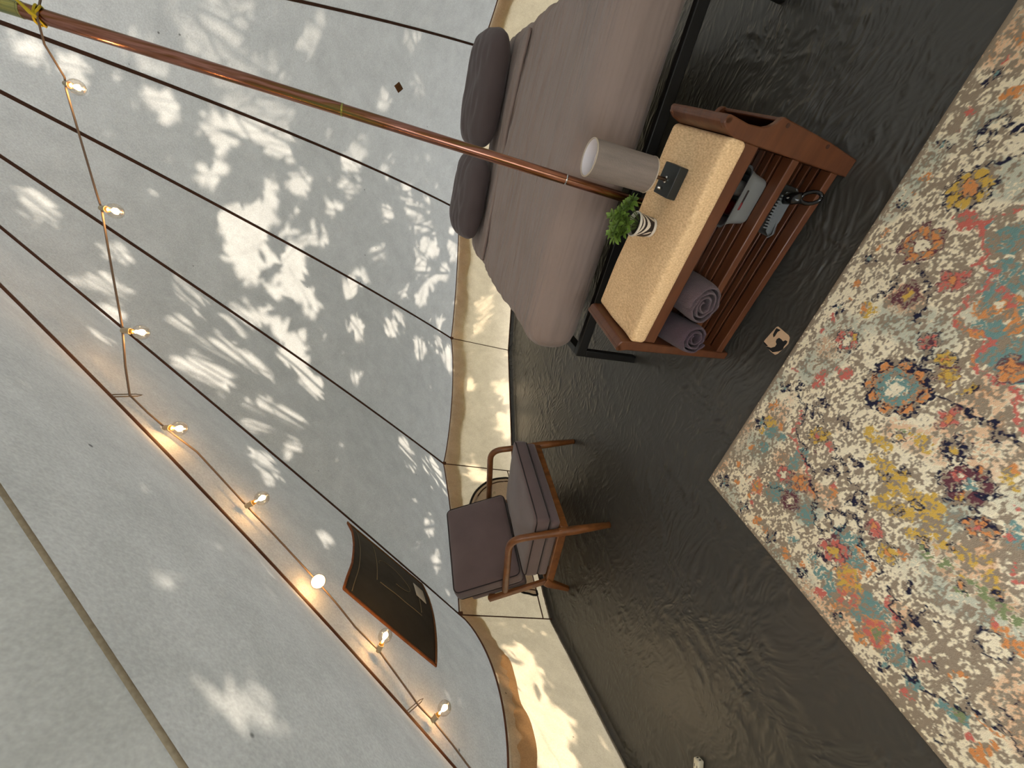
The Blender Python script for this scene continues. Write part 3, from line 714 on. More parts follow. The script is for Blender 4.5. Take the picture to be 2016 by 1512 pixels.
tag(MB().rbox((0,0,.04), (.022,.03,.04), .006, 3).build('small_box', 'dark_item', None, loc=BW(.540,.165,SHZ+.011)), 'dark box tucked at the back of the grey tote', 'box')
# ---- dustpan on the lower shelf --------------------------------------------------------
dp = empty('dustpan', BW(.515,.10,.0546), BN_R); tag(dp, 'grey dustpan with comb teeth and a black looped handle on the lower shelf', 'dustpan')
def pan(a, b):
    x = -.085 + .15*a; y = -.065 + .14*b
    lip = .030*(max(0, 1-b*5))**1.3 + .020*max(0, abs(a-.5)*2-.86)/.14
    return (x, y + .02*math.sin(math.pi*a), .004 + lip + .02*(1-a)*0)
MB().grid(pan, 24, 20).build('pan', 'dustpan_grey', dp, smooth='full', solid=.003)
MB().prism([(-.085,.03),(-.07,.052),(-.03,.066),(.02,.070),(.05,.062),(.05,.03),(-.03,.024)], lambda x,z: (x,-.048,z), lambda x,z: (x,-.044,z)).build('comb_plate', 'dustpan_grey', dp, bevel=.001)
for i in range(12):
    x = -.062 + i*.0088; MB().box(x, x+.0042, -.052, -.046, .060-.0006*abs(i-7), .082-.0010*abs(i-7)).build('tooth', 'dustpan_grey', dp)
hd = MB(); hp = [(.030,-.052,.062),(.040,-.075,.052),(.048,-.092,.042)]
hd.tube(hp, [.015,.018,.0165], 12, flat=.8)
hd.build('handle', 'handle_black', dp, smooth='full')
lp_ = []
for i in range(17):
    a = 2*math.pi*i/16; c0 = Vector((.056,-.112,.032)); u = Vector((.30,-.76,-.38)).normalized(); v_ = Vector((.95,.30,.0)).normalized()
    lp_.append(c0 + u*math.cos(a)*.027 + v_*math.sin(a)*.0165)
MB().tube(lp_, .0060, 8).build('hanging_loop', 'handle_black', dp, smooth='full')
MB().tube([(.036,-.066,.0675),(.044,-.084,.0560)], .004, 8).build('handle_inlay', 'chrome', dp)
# ---- rolled towels on the upper shelf ------------------------------------------------------
def towel(label, m_, cx, y0, y1, z0, wx, hz, turns, rz, seed, lean=0.0):
    pts = []; n = 110
    for i in range(n+1):
        t = i/n; a = 2*math.pi*turns*t + .6
        r_ = .16 + .84*t
        pts.append((r_*math.cos(a)*(1-.02*math.sin(3*a)), r_*math.sin(a)*(1+.03*math.cos(2*a))))
    root = empty('rolled_towel', BW(cx, (y0+y1)/2, z0), BN_R+rz); tag(root, label, 'towel', 'rolled towels on the bench shelf')
    th = .5/turns*.62
    def surf(t, v):
        i = min(int(t*n), n-1); f = t*n-i
        x = pts[i][0]*(1-f)+pts[i+1][0]*f; z = pts[i][1]*(1-f)+pts[i+1][1]*f
        y = (v-.5)*(y1-y0); e = abs(v-.5)*2
        pinch = 1-.10*max(0, e-.82)/.18
        wob = 1+.035*noise.noise(Vector((x*2+seed, y*12, z*2)))
        px = x*wx/2*pinch*wob; pz = hz/2 + z*hz/2*pinch*wob
        y += .008*noise.noise(Vector((x*3+seed, z*3, t*6)))*(1 if v < .5 else -1)
        return (px + lean*pz, y, pz)
    m = MB().grid(surf, n, 14)
    o = m.build('towel_roll', m_, root, smooth='full', solid=.0)
    md = o.modifiers.new('solid', 'SOLIDIFY'); md.thickness = .0085; md.offset = -1
    sb = o.modifiers.new('sub', 'SUBSURF'); sb.levels = 1; sb.render_levels = 1
    return root
towel('thick mauve towel rolled up on the upper bench shelf, the larger one', 'towel_mauve', .190, -.050, .235, SHZ+.001, .140, .108, 3.2, R(3), 2.0)
towel('smaller plum towel roll pushed against the end of the bench', 'towel_plum', .070, -.085, .19, SHZ+.001, .098, .098, 2.6, R(12), 5.0, lean=-.12)

# ============================ armchair ================================================
CH = (-1.5245, -.363); CH_R = R(-2.2)
ch = empty('armchair', (CH[0], CH[1], 0), CH_R); tag(ch, 'wooden lounge armchair with dark mauve velvet cushions by the tent wall', 'armchair')
def arc_pts(a, b, c, n=7):
    """round the corner b of the path a-b-c"""
    a, b, c = Vector(a), Vector(b), Vector(c)
    return [a*(1-t)**2 + b*2*t*(1-t) + c*t*t for t in [i/n for i in range(n+1)]]
for sy in (-1, 1):
    y = sy*.312
    f0 = Vector((.0,y,.0)); top = Vector((-.118,y,.535)); back = Vector((-.630,y,.425))
    k1 = top + (f0-top).normalized()*.075; k2 = top + (back-top).normalized()*.085
    path = [f0, f0.lerp(k1,.4), f0.lerp(k1,.48), f0.lerp(k1,.8)] + arc_pts(k1, top, k2) + [k2.lerp(back,.5), back]
    n_ = len(path); rr = []
    for i, p in enumerate(path): rr.append(.0160 if i == 0 else (.0235 if i in (1,2) else (.0185 if i < 5 else .0190)))
    MB().tube(path, rr, 14, flat=1.0).build('arm_and_front_leg', 'chair_wood', ch, smooth='full')
    MB().bar((-.035,y*.985,.262),(-.555,y*.985,.165), .022,.048).build('side_rail', 'chair_wood', ch, bevel=.005)
    MB().prism([(-.515,.190),(-.560,.140),(-.650,.0),(-.680,.0),(-.612,.165),(-.585,.200)], lambda x,z: (x,y-.013,z), lambda x,z: (x,y+.013,z)).build('rear_leg', 'chair_wood', ch, bevel=.005)
    MB().bar((-.553,y*.985,.165),(-.735,y*.985,.500), .024,.040,(1,0,0)).build('back_post', 'chair_wood', ch, bevel=.005)
    for px_, pz_ in ((-.058,.262),(-.085,.252),(-.30,.212)):
        MB().lathe([(0,0),(.005,0),(.004,.002),(0,.0025)], 10, Matrix.Translation((px_, y+sy*.0, pz_)) @ Matrix.Rotation(R(90), 4, 'X') @ Matrix.Translation((0,0,.012*(1 if sy<0 else -1)))).build('dowel_plug', 'chair_wood', ch)
MB().bar((-.045,-.30,.250),(-.045,.30,.250), .024,.046).build('front_rail', 'chair_wood', ch, bevel=.005)
MB().bar((-.560,-.30,.170),(-.560,.30,.170), .024,.046).build('rear_rail', 'chair_wood', ch, bevel=.005)
MB().bar((-.728,-.30,.478),(-.728,.30,.478), .022,.040).build('top_rail', 'chair_wood', ch, bevel=.005)
def seat_fn(dz):
    def f(P, n):
        x, y, z = P
        P = Vector(P); P.z += (x+.02)*.17 + dz*max(0, 1-((x+.27)/.27)**2)*max(0, 1-(y/.285)**2)*(1 if n.z > -.2 else 0)
        P += Vector((0,0,.003*noise.noise(Vector((x*9,y*9,0)))))
        return P
    return f
MB().rbox((-.270,0,.300), (.262,.288,.026), .014, (14,14,2), seat_fn(0)).build('seat_base', 'chair_velvet', ch, smooth='full')
sc = MB().rbox((-.262,0,.373), (.274,.292,.046), .026, (20,20,4), seat_fn(.028)).build('seat_cushion', 'chair_velvet', ch, smooth='full')
def ring(c, h, r, z, fn, n=6):
    P = []
    for cx, cy, a0 in ((1,1,0),(-1,1,90),(-1,-1,180),(1,-1,270)):
        for i in range(n+1):
            a = R(a0+90*i/n); P.append(fn(Vector((c[0]+cx*(h[0]-r)+r*math.cos(a), c[1]+cy*(h[1]-r)+r*math.sin(a), z)), Vector((0,0,0))))
    return P + [P[0]]
for z in (.408,.338): MB().tube(ring((-.262,0),(.270,.288),.030,z,seat_fn(0)), .0035, 6).build('piping', 'chair_piping', sc, smooth='full')
# back cushions: local frame leaning on the back posts
BM = Matrix.Translation((-.570,0,.330)) @ Matrix.Rotation(R(-27), 4, 'Y')      # x thickness (forward), z up the back
def bfn(dz):
    def f(P, n):
        x, y, z = P; q = Vector(P)
        q.x += dz*max(0, 1-(y/.30)**2)*max(0, 1-((z-.19)/.20)**2)*(1 if n.x > -.2 else 0) + .003*noise.noise(Vector((0,y*8,z*8)))
        return BM @ q
    return f
MB().rbox((-.058,0,.150), (.026,.285,.170), .016, (3,16,12), bfn(0)).build('back_panel', 'chair_velvet', ch, smooth='full')
bc = MB().rbox((.022,0,.196), (.054,.290,.205), .030, (4,22,18), bfn(.022)).build('back_cushion', 'chair_velvet', ch, smooth='full')
def bring(x):
    P = []
    for cy, cz, a0 in ((1,1,0),(-1,1,90),(-1,-1,180),(1,-1,270)):
        for i in range(7):
            a = R(a0+15*i); P.append(BM @ Vector((x, cy*(.286-.035)+.035*math.cos(a), .196+cz*(.201-.035)+.035*math.sin(a))))
    return P + [P[0]]
for x in (.066,-.020): MB().tube(bring(x), .0035, 6).build('piping', 'chair_piping', bc, smooth='full')

# ============================ rug =======================================================
RUG_O = (-.838, -.995); RUG_R = R(2.9); RW, RH, RS = 1.62, 1.06, .002
RUG = [("B","T",998,292,33),("B","T",927,332,38),("B","T",867,396,41),("B","T",838,384,38),("B","T",791,435,41),("B","T",774,405,17),("B","T",882,349,33),("B","T",765,475,22),("B","T",1018,236,14),("B","T",322,96,25),("B","T",263,112,18),("B","T",324,221,25),("B","T",197,342,28),("B","T",170,226,34),("B","T",283,219,23),("B","T",192,332,25),("B","T",231,445,32),("B","T",248,475,18),("B","T",185,458,36),("B","T",199,495,32),("B","T",163,489,24),("B","T",139,568,28),("B","T",137,606,32),("B","T",102,580,26),("B","T",99,684,28),("B","T",87,668,19),("B","T",72,617,18),("B","T",109,426,18),("B","T",99,469,23),("B","T",91,509,28),("B","T",98,357,16),("B","T",79,742,16),("B","T",99,796,13),("B","T",114,816,18),("B","T",331,141,17),("B","T",227,261,26),("B","T",501,640,16),("B","T",489,661,16),("L","k",9,(1063,275,1036,243,1016,227,979,260,962,280,937,275,934,318,904,315,874,308,839,304,812,315,810,350,807,396,780,391,758,394,739,417,737,459,734,500,705,508,688,528,674,543)),("B","k",1018,195,22),("B","k",1008,217,15),("L","o",7,(829,310,809,335,808,377)),("L","o",7,(765,388,746,405)),("B","o",874,370,19),("B","o",858,389,17),("B","o",862,358,12),("B","o",852,356,10),("B","o",848,406,14),("B","o",895,381,13),("B","k",899,347,9),("B","k",891,371,13),("B","c",873,356,7),("B","c",846,388,7),("L","o",6,(872,322,855,326,841,343,842,362)),("F","o","p","o",769,458,27,5),("F","y","n","o",1078,159,50,7),("F","o","p","c",945,145,50,7),("R","n",1180,118,17,6),("R","n",1209,125,16,6),("B","c",1180,118,11),("B","c",1209,125,9),("L","n",6,(1158,210,1138,181,1124,142)),("B","n",1194,170,9),("B","n",1204,173,8),("B","n",1213,148,6),("B","n",1310,51,8),("B","n",1300,65,7),("B","n",1293,53,8),("B","n",1287,47,7),("B","n",1312,61,5),("B","T",1301,54,7),("B","o",1266,117,13),("B","o",1263,105,9),("B","o",1273,123,10),("B","o",1372,59,15),("B","k",1229,53,11),("B","k",1333,55,9),("B","k",1191,58,6),("B","o",1088,57,11),("B","o",954,50,10),("B","o",917,54,8),("B","o",1049,52,6),("B","c",1088,57,5),("B","c",954,50,5),("B","n",1164,37,6),("B","n",1166,51,6),("B","n",1151,50,6),("B","n",1155,62,5),("B","T",1159,50,5),("B","n",1024,35,6),("B","n",1028,50,6),("B","n",1011,48,6),("B","n",1016,61,5),("B","T",1020,49,5),("B","n",886,38,7),("B","n",892,54,7),("B","n",873,52,7),("B","n",880,65,5),("B","T",883,53,6),("B","n",461,39,8),("B","n",475,58,9),("B","n",448,56,9),("B","n",463,71,7),("B","T",462,56,7),("B","n",741,46,7),("B","n",750,62,7),("B","n",728,61,7),("B","n",737,74,6),("B","T",740,61,6),("B","n",317,35,9),("B","n",334,54,9),("B","n",304,52,9),("B","n",321,68,7),("B","T",320,52,8),("B","n",48,38,11),("B","n",72,59,11),("B","n",36,57,10),("B","n",59,75,9),("B","T",55,58,8),("B","n",39,155,10),("B","n",61,173,9),("B","n",27,172,10),("B","n",49,187,8),("B","T",44,172,8),("B","n",43,290,9),("B","n",63,304,9),("B","n",32,305,9),("B","n",52,317,7),("B","T",48,304,7),("B","n",49,419,8),("B","n",67,430,8),("B","n",39,432,8),("B","n",57,442,6),("B","T",54,431,6),("B","n",41,549,7),("B","n",58,558,7),("B","n",32,561,7),("B","n",49,568,6),("B","T",45,559,6),("B","n",50,679,6),("B","n",65,685,6),("B","n",41,689,6),("B","n",57,694,5),("B","T",54,687,5),("F","k","p","o",893,255,28,4),("F","p","p","y",829,192,36,8),("L","n",6,(901,167,889,180,883,201,861,226,836,239,812,243,796,240,779,254)),("B","n",795,239,10),("L","n",6,(870,143,851,147,832,152,812,147,810,130,795,129)),("B","c",836,123,21),("B","y",768,128,19),("B","y",768,146,10),("B","o",766,117,10),("B","o",813,59,11),("B","o",813,67,5),("B","o",770,66,7),("F","k","n","c",673,131,37,7),("B","y",690,143,9),("F","o","n","T",627,308,84,8),("B","T",627,308,48),("R","n",627,308,53,5),("B","c",627,308,12),("B","c",607,304,9),("B","k",537,132,19),("B","k",593,183,19),("B","k",564,132,12),("B","k",592,161,11),("B","k",525,130,12),("B","k",710,58,7),("B","k",528,50,8),("B","k",668,53,8),("L","n",5,(677,319,711,320,735,318)),("F","k","n","p",756,300,20,5),("F","y","n","o",733,349,19,5),("F","y","p","y",706,378,21,5),("L","y",7,(683,418,697,424,715,425)),("L","n",5,(675,422,687,430,707,434,713,423)),("L","n",7,(654,388,656,410,655,427,659,451,658,476,661,498,648,511,639,526)),("B","n",656,453,9),("B","n",657,502,9),("B","n",653,517,9),("B","n",633,523,8),("B","n",656,540,7),("B","n",647,553,7),("B","n",651,528,7),("F","k","p","o",626,434,23,4),("B","n",481,267,12),("B","n",474,283,11),("B","n",483,249,10),("B","y",498,332,18),("B","y",495,362,17),("B","y",491,387,12),("B","y",552,395,11),("B","y",553,427,15),("B","y",546,442,13),("B","y",450,402,22),("B","y",451,380,17),("B","y",447,441,19),("B","y",412,450,19),("B","y",431,468,16),("B","y",372,448,20),("B","y",358,442,12),("B","y",436,490,15),("B","y",450,519,17),("B","y",443,538,15),("B","y",379,485,21),("B","y",390,504,19),("B","y",415,528,15),("B","y",415,548,17),("B","y",410,572,13),("B","y",363,542,16),("B","y",349,545,11),("B","y",382,564,15),("B","y",383,585,12),("B","y",394,620,14),("B","y",400,632,12),("B","y",398,642,10),("B","y",416,649,9),("B","y",403,676,11),("B","y",387,683,13),("B","y",385,698,9),("B","y",353,654,10),("B","g",541,377,9),("B","g",341,581,13),("B","g",353,617,14),("B","g",359,670,12),("B","g",359,693,13),("B","g",356,714,13),("B","g",358,730,14),("B","g",355,749,14),("B","g",319,662,8),("B","g",334,672,8),("R","n",523,386,12,5),("B","y",523,386,7),("R","n",427,419,12,5),("B","y",427,419,7),("R","n",468,440,11,5),("B","y",468,440,7),("R","n",423,506,11,5),("B","y",423,506,7),("R","n",378,485,11,5),("B","y",378,485,7),("R","n",357,565,11,5),("B","y",357,565,6),("R","n",392,602,10,5),("B","o",392,602,6),("R","n",338,661,10,5),("B","o",338,661,6),("R","n",378,706,9,5),("B","o",378,706,5),("F","n","n","y",576,485,28,6),("F","p","n","T",526,544,51,6),("B","T",526,544,16),("B","p",545,525,10),("B","p",506,577,11),("B","o",569,543,7),("B","o",498,548,8),("B","y",492,547,8),("B","y",594,576,9),("B","y",578,582,7),("B","y",574,599,9),("B","o",605,573,7),("F","k","p","c",528,524,14,5),("L","k",6,(434,134,426,154,365,158,353,159,350,190,335,208,326,228,316,255,300,259,285,293,266,299,260,324)),("L","o",6,(280,282,267,310,250,334)),("L","n",6,(504,85,482,89,467,110,457,137,434,160,399,164,370,167,361,192,356,220,332,223,324,253,303,291,278,290,266,331,223,344,209,364,189,375,190,394,200,404)),("B","n",499,100,10),("B","n",494,176,11),("B","n",492,199,9),("B","n",477,165,9),("B","n",450,175,9),("L","n",4,(451,115,452,174,496,179)),("L","n",4,(461,186,446,224)),("L","n",8,(225,405,239,381,264,383,279,397,275,421,252,432,230,424,226,411)),("L","n",7,(276,400,291,413,290,437,280,459,262,477,240,486,237,512,239,553,211,554)),("L","o",7,(233,478,224,502,225,528,221,541,197,538)),("L","k",7,(201,600,171,602,171,621,164,646,137,652)),("L","n",7,(206,583,204,602,206,617,179,609,174,632,177,655,149,657,150,674,154,680)),("L","n",7,(141,689,120,701,109,721,100,735,84,739,81,727,80,718)),("L","n",7,(88,758,107,779,124,810,152,809,150,829,157,854)),("L","n",6,(167,849,172,867,164,885,165,893)),("L","o",6,(141,826,142,848,151,864)),("L","n",4,(183,160,212,174)),("L","n",4,(156,181,186,216,196,253)),("L","n",5,(418,271,386,320,378,342)),("L","n",6,(383,296,396,320)),("B","n",414,340,9),("B","n",411,357,10),("B","n",340,302,9),("B","n",360,313,10),("B","n",358,331,8),("L","n",7,(372,346,357,368,362,393,321,399,306,394)),("L","n",7,(360,394,355,413,333,428,322,444)),("B","n",330,434,10),("B","n",325,404,12),("L","p",5,(357,244,377,256,399,259)),("B","c",371,261,12),("B","k",400,267,12),("B","y",398,223,15),("B","y",422,242,13),("F","y","n","k",405,227,27,5),("B","y",344,79,21),("B","y",301,71,11),("B","o",393,57,14),("B","o",138,170,22),("B","o",351,115,10),("B","o",231,75,12),("B","o",146,73,12),("B","o",89,102,12),("B","o",134,122,10),("F","k","p","c",238,215,27,6),("F","o","p","o",253,268,28,6),("F","p","p","c",190,280,33,7),("F","o","k","y",138,170,24,5),("B","o",49,237,16),("B","o",46,364,15),("B","o",52,622,15),("B","o",93,166,11),("B","o",49,273,9),("B","o",71,416,9),("B","o",119,513,8),("B","o",58,533,8),("B","o",311,349,13),("B","o",294,356,10),("B","o",59,596,8),("B","k",49,497,15),("B","k",321,343,10),("B","k",49,749,11),("B","k",80,189,9),("B","k",138,712,7),("F","k","p","y",177,450,39,5),("F","y","o","o",147,517,37,6),("F","k","o","c",102,546,27,6),("F","k","o","g",98,629,35,5),("F","y","n","o",280,533,26,4),("B","o",305,558,11),("L","n",4,(144,410,139,448,141,489)),("B","n",133,427,7),("B","n",245,608,9),("B","n",260,608,7),("B","n",205,653,9),("B","n",224,654,8),("B","n",237,654,7),("B","n",198,665,7),("B","n",239,681,6),("R","n",285,755,28,6),("B","c",285,755,21),("B","o",317,778,18),("B","o",320,761,11),("B","o",322,742,9),("B","o",327,734,8),("B","k",327,734,8),("L","n",5,(158,767,150,778,145,788)),("B","n",155,724,6),("B","n",157,731,7),("B","n",200,835,6),("B","n",196,847,6),("B","n",231,839,6),("B","k",150,718,7),("F","o","n","k",464,608,25,4),("L","n",6,(455,582,484,592,483,612,479,629)),("B","k",485,646,9),("B","k",496,642,5),("B","k",537,619,5),("F","k","p","o",306,480,22,5),("B","k",95,849,10),("B","k",434,686,9),("B","k",423,707,7),("B","k",446,683,5),("B","o",101,872,14),("B","o",79,874,12),("B","o",127,873,9),("B","o",191,772,8),("B","o",183,763,6),("B","o",165,760,6),("B","g",114,816,10),("L","n",5,(48,810,45,823,47,832)),("L","n",5,(24,824,28,835))]
def vnoise(x, y, seed):
    r = np.random.default_rng(seed); n = 512; T = r.random((n, n))
    xi, yi = np.floor(x).astype(int), np.floor(y).astype(int); fx, fy = x-xi, y-yi
    fx = fx*fx*(3-2*fx); fy = fy*fy*(3-2*fy)
    g = lambda a, b: T[a % n, b % n]
    return (g(xi,yi)*(1-fx)+g(xi+1,yi)*fx)*(1-fy) + (g(xi,yi+1)*(1-fx)+g(xi+1,yi+1)*fx)*fy
def build_rug():
    nu, nv = int(RW/RS), int(RH/RS)
    U, Vv = np.meshgrid(np.arange(nu+1)*RS, np.arange(nv+1)*RS, indexing='ij')
    X, Y = U*1000, Vv*1000
    pal = {'c': srgb(242,230,200), 't': srgb(156,140,120), 'T': srgb(116,150,146), 'n': srgb(36,36,58), 'o': srgb(218,146,88), 'k': srgb(206,112,100), 'y': srgb(212,174,82), 'p': srgb(104,62,70), 'g': srgb(132,144,102)}
    pal = {k: np.array(v) for k, v in pal.items()}
    # worn ground: cream knots over taupe
    n1 = vnoise(U*52, Vv*62, 1); n2 = vnoise(U*120, Vv*170, 2); n3 = vnoise(U*230, Vv*320, 3); n4 = vnoise(U*9, Vv*9, 4)
    ground = .24*n1 + .42*n2 + .32*n3 + .22*n4
    m = np.clip((ground-.585)/.10+.5, 0, 1)[..., None]
    C = pal['t']*(1-m)*1.0 + pal['c']*m
    C = C*(.94+.12*n3[..., None])
    wearn = .5*n2 + .5*n3
    # a tinted drift here and there
    d1 = np.clip((vnoise(U*9, Vv*9, 8)-.62)/.1, 0, 1)*np.clip((wearn-.45)/.05, 0, 1)
    C = C*(1-.45*d1[..., None]) + pal['T']*.45*d1[..., None]
    d2 = np.clip((vnoise(U*11+3, Vv*11, 9)-.70)/.08, 0, 1)*np.clip((wearn-.5)/.05, 0, 1)
    C = C*(1-.5*d2[..., None]) + pal['o']*.5*d2[..., None]
    jx = (vnoise(U*60, Vv*60, 5)-.5)*13 + (vnoise(U*190, Vv*190, 6)-.5)*11
    jy = (vnoise(U*60, Vv*60, 7)-.5)*13 + (vnoise(U*190, Vv*190, 8)-.5)*11
    def paint(x0, x1, y0, y1, col, fn, wear):
        i0, i1 = max(0, int(x0/2.0)-6), min(nu+1, int(x1/2.0)+7); j0, j1 = max(0, int(y0/2.0)-6), min(nv+1, int(y1/2.0)+7)
        if i0 >= i1 or j0 >= j1: return
        s = np.s_[i0:i1, j0:j1]
        a = np.clip(.5 - fn(X[s]+jx[s], Y[s]+jy[s])/3.0, 0, 1)*np.clip((wearn[s]-wear)/.05+.5, 0, 1)
        C[s] = C[s]*(1-a[..., None]) + pal[col]*a[..., None]
    def blob(c, x, y, r, wear=.36): paint(x-r, x+r, y-r, y+r, c, lambda A, B: np.hypot(A-x, B-y)-r, wear)
    def line(c, w_, P, wear=.41):
        P = [(P[i], P[i+1]) for i in range(0, len(P), 2)]
        for (ax, ay), (bx_, by_) in zip(P[:-1], P[1:]):
            L2 = (bx_-ax)**2+(by_-ay)**2+1e-6
            def fn(A, B):
                t = np.clip(((A-ax)*(bx_-ax)+(B-ay)*(by_-ay))/L2, 0, 1); return np.hypot(A-ax-(bx_-ax)*t, B-ay-(by_-ay)*t)-w_*.55
            paint(min(ax,bx_)-w_, max(ax,bx_)+w_, min(ay,by_)-w_, max(ay,by_)+w_, c, fn, wear)
    def ringp(c, x, y, r, w_, wear=.40): paint(x-r-w_, x+r+w_, y-r-w_, y+r+w_, c, lambda A, B: abs(np.hypot(A-x, B-y)-r)-w_*.5, wear)
    def flower(p, o, c, x, y, r, n):
        off = (x*.37+y*.11) % 6.28
        for i in range(n):
            a = off+2*math.pi*i/n; px, py = x+r*.62*math.cos(a), y+r*.62*math.sin(a); pr = r*min(.42, 1.9/n)
            ringp(o, px+3*math.cos(a), py+3*math.sin(a), pr, max(4, r*.12), .42); blob(p, px, py, pr*.85, .38)
        ringp(o, x, y, r*.34, max(3, r*.10), .45); blob('c' if c == 'T' else c, x, y, r*.30, .3); blob(c, x, y, r*.24, .42)
    for e in RUG:
        if e[0] == 'B': blob(e[1], e[2], e[3], e[4], .47 if e[1] in 'Tyg' else .43)
        elif e[0] == 'L': line(e[1], e[2], e[3])
        elif e[0] == 'R': ringp(*e[1:])
        elif e[0] == 'F': flower(*e[1:])
    # the parts the photo does not reach: the same scatter of motifs
    rr = random.Random(3)
    for _ in range(46):
        x, y = rr.uniform(300, RW*1000-60), rr.uniform(60, RH*1000-60)
        if y < 80 + .0*x or (x < 1450 - 1.42*y + 60): continue
        flower(rr.choice('okyp'), 'n', rr.choice('ycT'), x, y, rr.uniform(22,44), rr.choice((5,6,7)))
    # taupe selvedge
    ed = np.minimum(np.minimum(X, RW*1000-X), np.minimum(Y, RH*1000-Y))
    a = np.clip((17+jx*.5-ed)/4, 0, 1)*np.clip((.75-wearn)/.06, 0, 1)
    C = C*(1-a[..., None]) + pal['t']*.95*a[..., None]
    Z = .0095 + .0012*(wearn-.5) + .003*np.clip(1-ed/18, 0, 1)*0
    Z = np.where(ed < 1, .0062, np.where(ed < 5, .0086, Z))
    verts = np.stack([U, -Vv, Z], -1).reshape(-1, 3)
    idx = np.arange((nu+1)*(nv+1)).reshape(nu+1, nv+1)
    F = np.stack([idx[:-1,:-1], idx[:-1,1:], idx[1:,1:], idx[1:,:-1]], -1).reshape(-1, 4)
    # skirt down to the floor
    rim = np.concatenate([idx[:,0], idx[-1,1:], idx[::-1,-1][1:], idx[0,::-1][1:-1]])
    low = verts[rim].copy(); low[:,2] = .0012
    b0 = len(verts); verts = np.concatenate([verts, low]); n = len(rim); ar = np.arange(n)
    F2 = np.stack([rim, np.roll(rim,-1), b0+np.roll(ar,-1), b0+ar], -1)
    F = np.concatenate([F, F2])
    me = bpy.data.meshes.new('rug'); me.vertices.add(len(verts)); me.vertices.foreach_set('co', verts.astype(np.float32).ravel())
    me.loops.add(F.size); me.loops.foreach_set('vertex_index', F.astype(np.int32).ravel())
    me.polygons.add(len(F)); me.polygons.foreach_set('loop_start', np.arange(0, F.size, 4, dtype=np.int32)); me.polygons.foreach_set('loop_total', np.full(len(F), 4, np.int32))
    me.update(calc_edges=True); me.polygons.foreach_set('use_smooth', np.ones(len(F), bool))
    ca = me.color_attributes.new('Col', 'FLOAT_COLOR', 'POINT')
    cc = np.concatenate([C.reshape(-1,3), np.tile(pal['t'], (n,1))]); cc = np.concatenate([cc, np.ones((len(cc),1))], 1)
    ca.data.foreach_set('color', cc.astype(np.float32).ravel())
    m_ = bpy.data.materials.new('rug_pile'); m_.use_nodes = True; nt = m_.node_tree; b = nt.nodes['Principled BSDF']
    b.inputs['Roughness'].default_value = 1.0; b.inputs['Specular IOR Level'].default_value = .1; b.inputs['Sheen Weight'].default_value = .1
    at = nt.nodes.new('ShaderNodeVertexColor'); at.layer_name = 'Col'; nt.links.new(at.outputs[0], b.inputs['Base Color'])
    tc = nt.nodes.new('ShaderNodeTexCoord'); nz = nt.nodes.new('ShaderNodeTexNoise'); nz.inputs['Scale'].default_value = 500; nt.links.new(tc.outputs['Object'], nz.inputs['Vector'])
    bp = nt.nodes.new('ShaderNodeBump'); bp.inputs['Strength'].default_value = .5; bp.inputs['Distance'].default_value = .003
    nt.links.new(nz.outputs['Fac'], bp.inputs['Height']); nt.links.new(bp.outputs[0], b.inputs['Normal'])
    me.materials.append(m_)
    o = bpy.data.objects.new('area_rug', me); COL.objects.link(o); o.location = (RUG_O[0], RUG_O[1], 0); o.rotation_euler = (0,0,RUG_R)
    tag(o, 'cream and taupe distressed rug with colourful faded flowers', 'rug')
build_rug()

# ============================ small things on the floor ====================================
st = empty('floor_sticker', (-.271,-.895,.0006), R(0)); tag(st, 'worn tan square sticker with a black emblem on the groundsheet', 'sticker')
SQ = [(0.0282, 0.0317), (-0.0189, 0.0401), (-0.0272, 0.0405), (-0.0326, 0.036), (-0.0412, -0.0065), (-0.0407, -0.0255), (-0.0339, -0.0314), (0.0068, -0.0422), (0.013, -0.0425), (0.0298, -0.0348), (0.0343, -0.0267), (0.0392, 0.0255), (0.0353, 0.0299)]
STK = [[(0.0229, 0.0273), (0.0085, 0.0251), (0.0018, 0.0176), (0.008, 0.0149), (0.023, 0.0158), (0.0339, 0.0098), (0.0321, 0.0273)], [(-0.0054, -0.0), (-0.0102, -0.0079), (-0.0196, -0.008), (-0.0305, 0.0024), (-0.0336, 0.0157), (-0.0368, 0.0211), (-0.0379, 0.0121), (-0.0385, -0.0003), (-0.0391, -0.0125), (-0.0261, -0.0287), (-0.0195, -0.0345), (-0.0108, -0.0385), (-0.0031, -0.0358), (0.0102, -0.0376), (0.0168, -0.0358), (0.0163, -0.0271), (0.0089, -0.0221), (0.0112, -0.0128), (0.0111, -0.0016), (0.0025, 0.0026)], [(-0.033, 0.0356), (-0.0351, 0.0209), (-0.0311, 0.017), (-0.0285, 0.0345), (-0.0278, 0.0416)]]
MB().prism(SQ, lambda x,y: (x,y,0), lambda x,y: (x,y,.0009)).build('sticker_sheet', 'sticker_tan', st)
for P_ in STK: MB().prism(P_, lambda x,y: (x,y,.0006), lambda x,y: (x,y,.0013)).build('emblem_mark', 'sticker_black', st)

# white cord end lying by the wall
cx = empty('cord_socket', (-1.640,-1.640,.001), R(38)); tag(cx, 'white socket end of a power cord on the floor by the wall', 'socket')
MB().rbox((0,0,.014), (.022,.014,.013), .006, 4).build('socket_body', 'plug_white', cx, smooth='full')
for y in (-.006,.006): MB().box(.0215,.0228,y-.0018,y+.0018,.010,.018).build('slot', 'dark_item', cx)
for y in (-.006,.006): MB().box(-.006,.004,y-.0012,y+.0012,.0266,.0276).build('slot', 'dark_item', cx)
MB().tube([(-.02,0,.012),(-.06,.004,.006),(-.14,.03,.005),(-.26,.02,.005),(-.40,.06,.005)], .004, 8).build('cord', 'plug_white', cx, smooth='full')

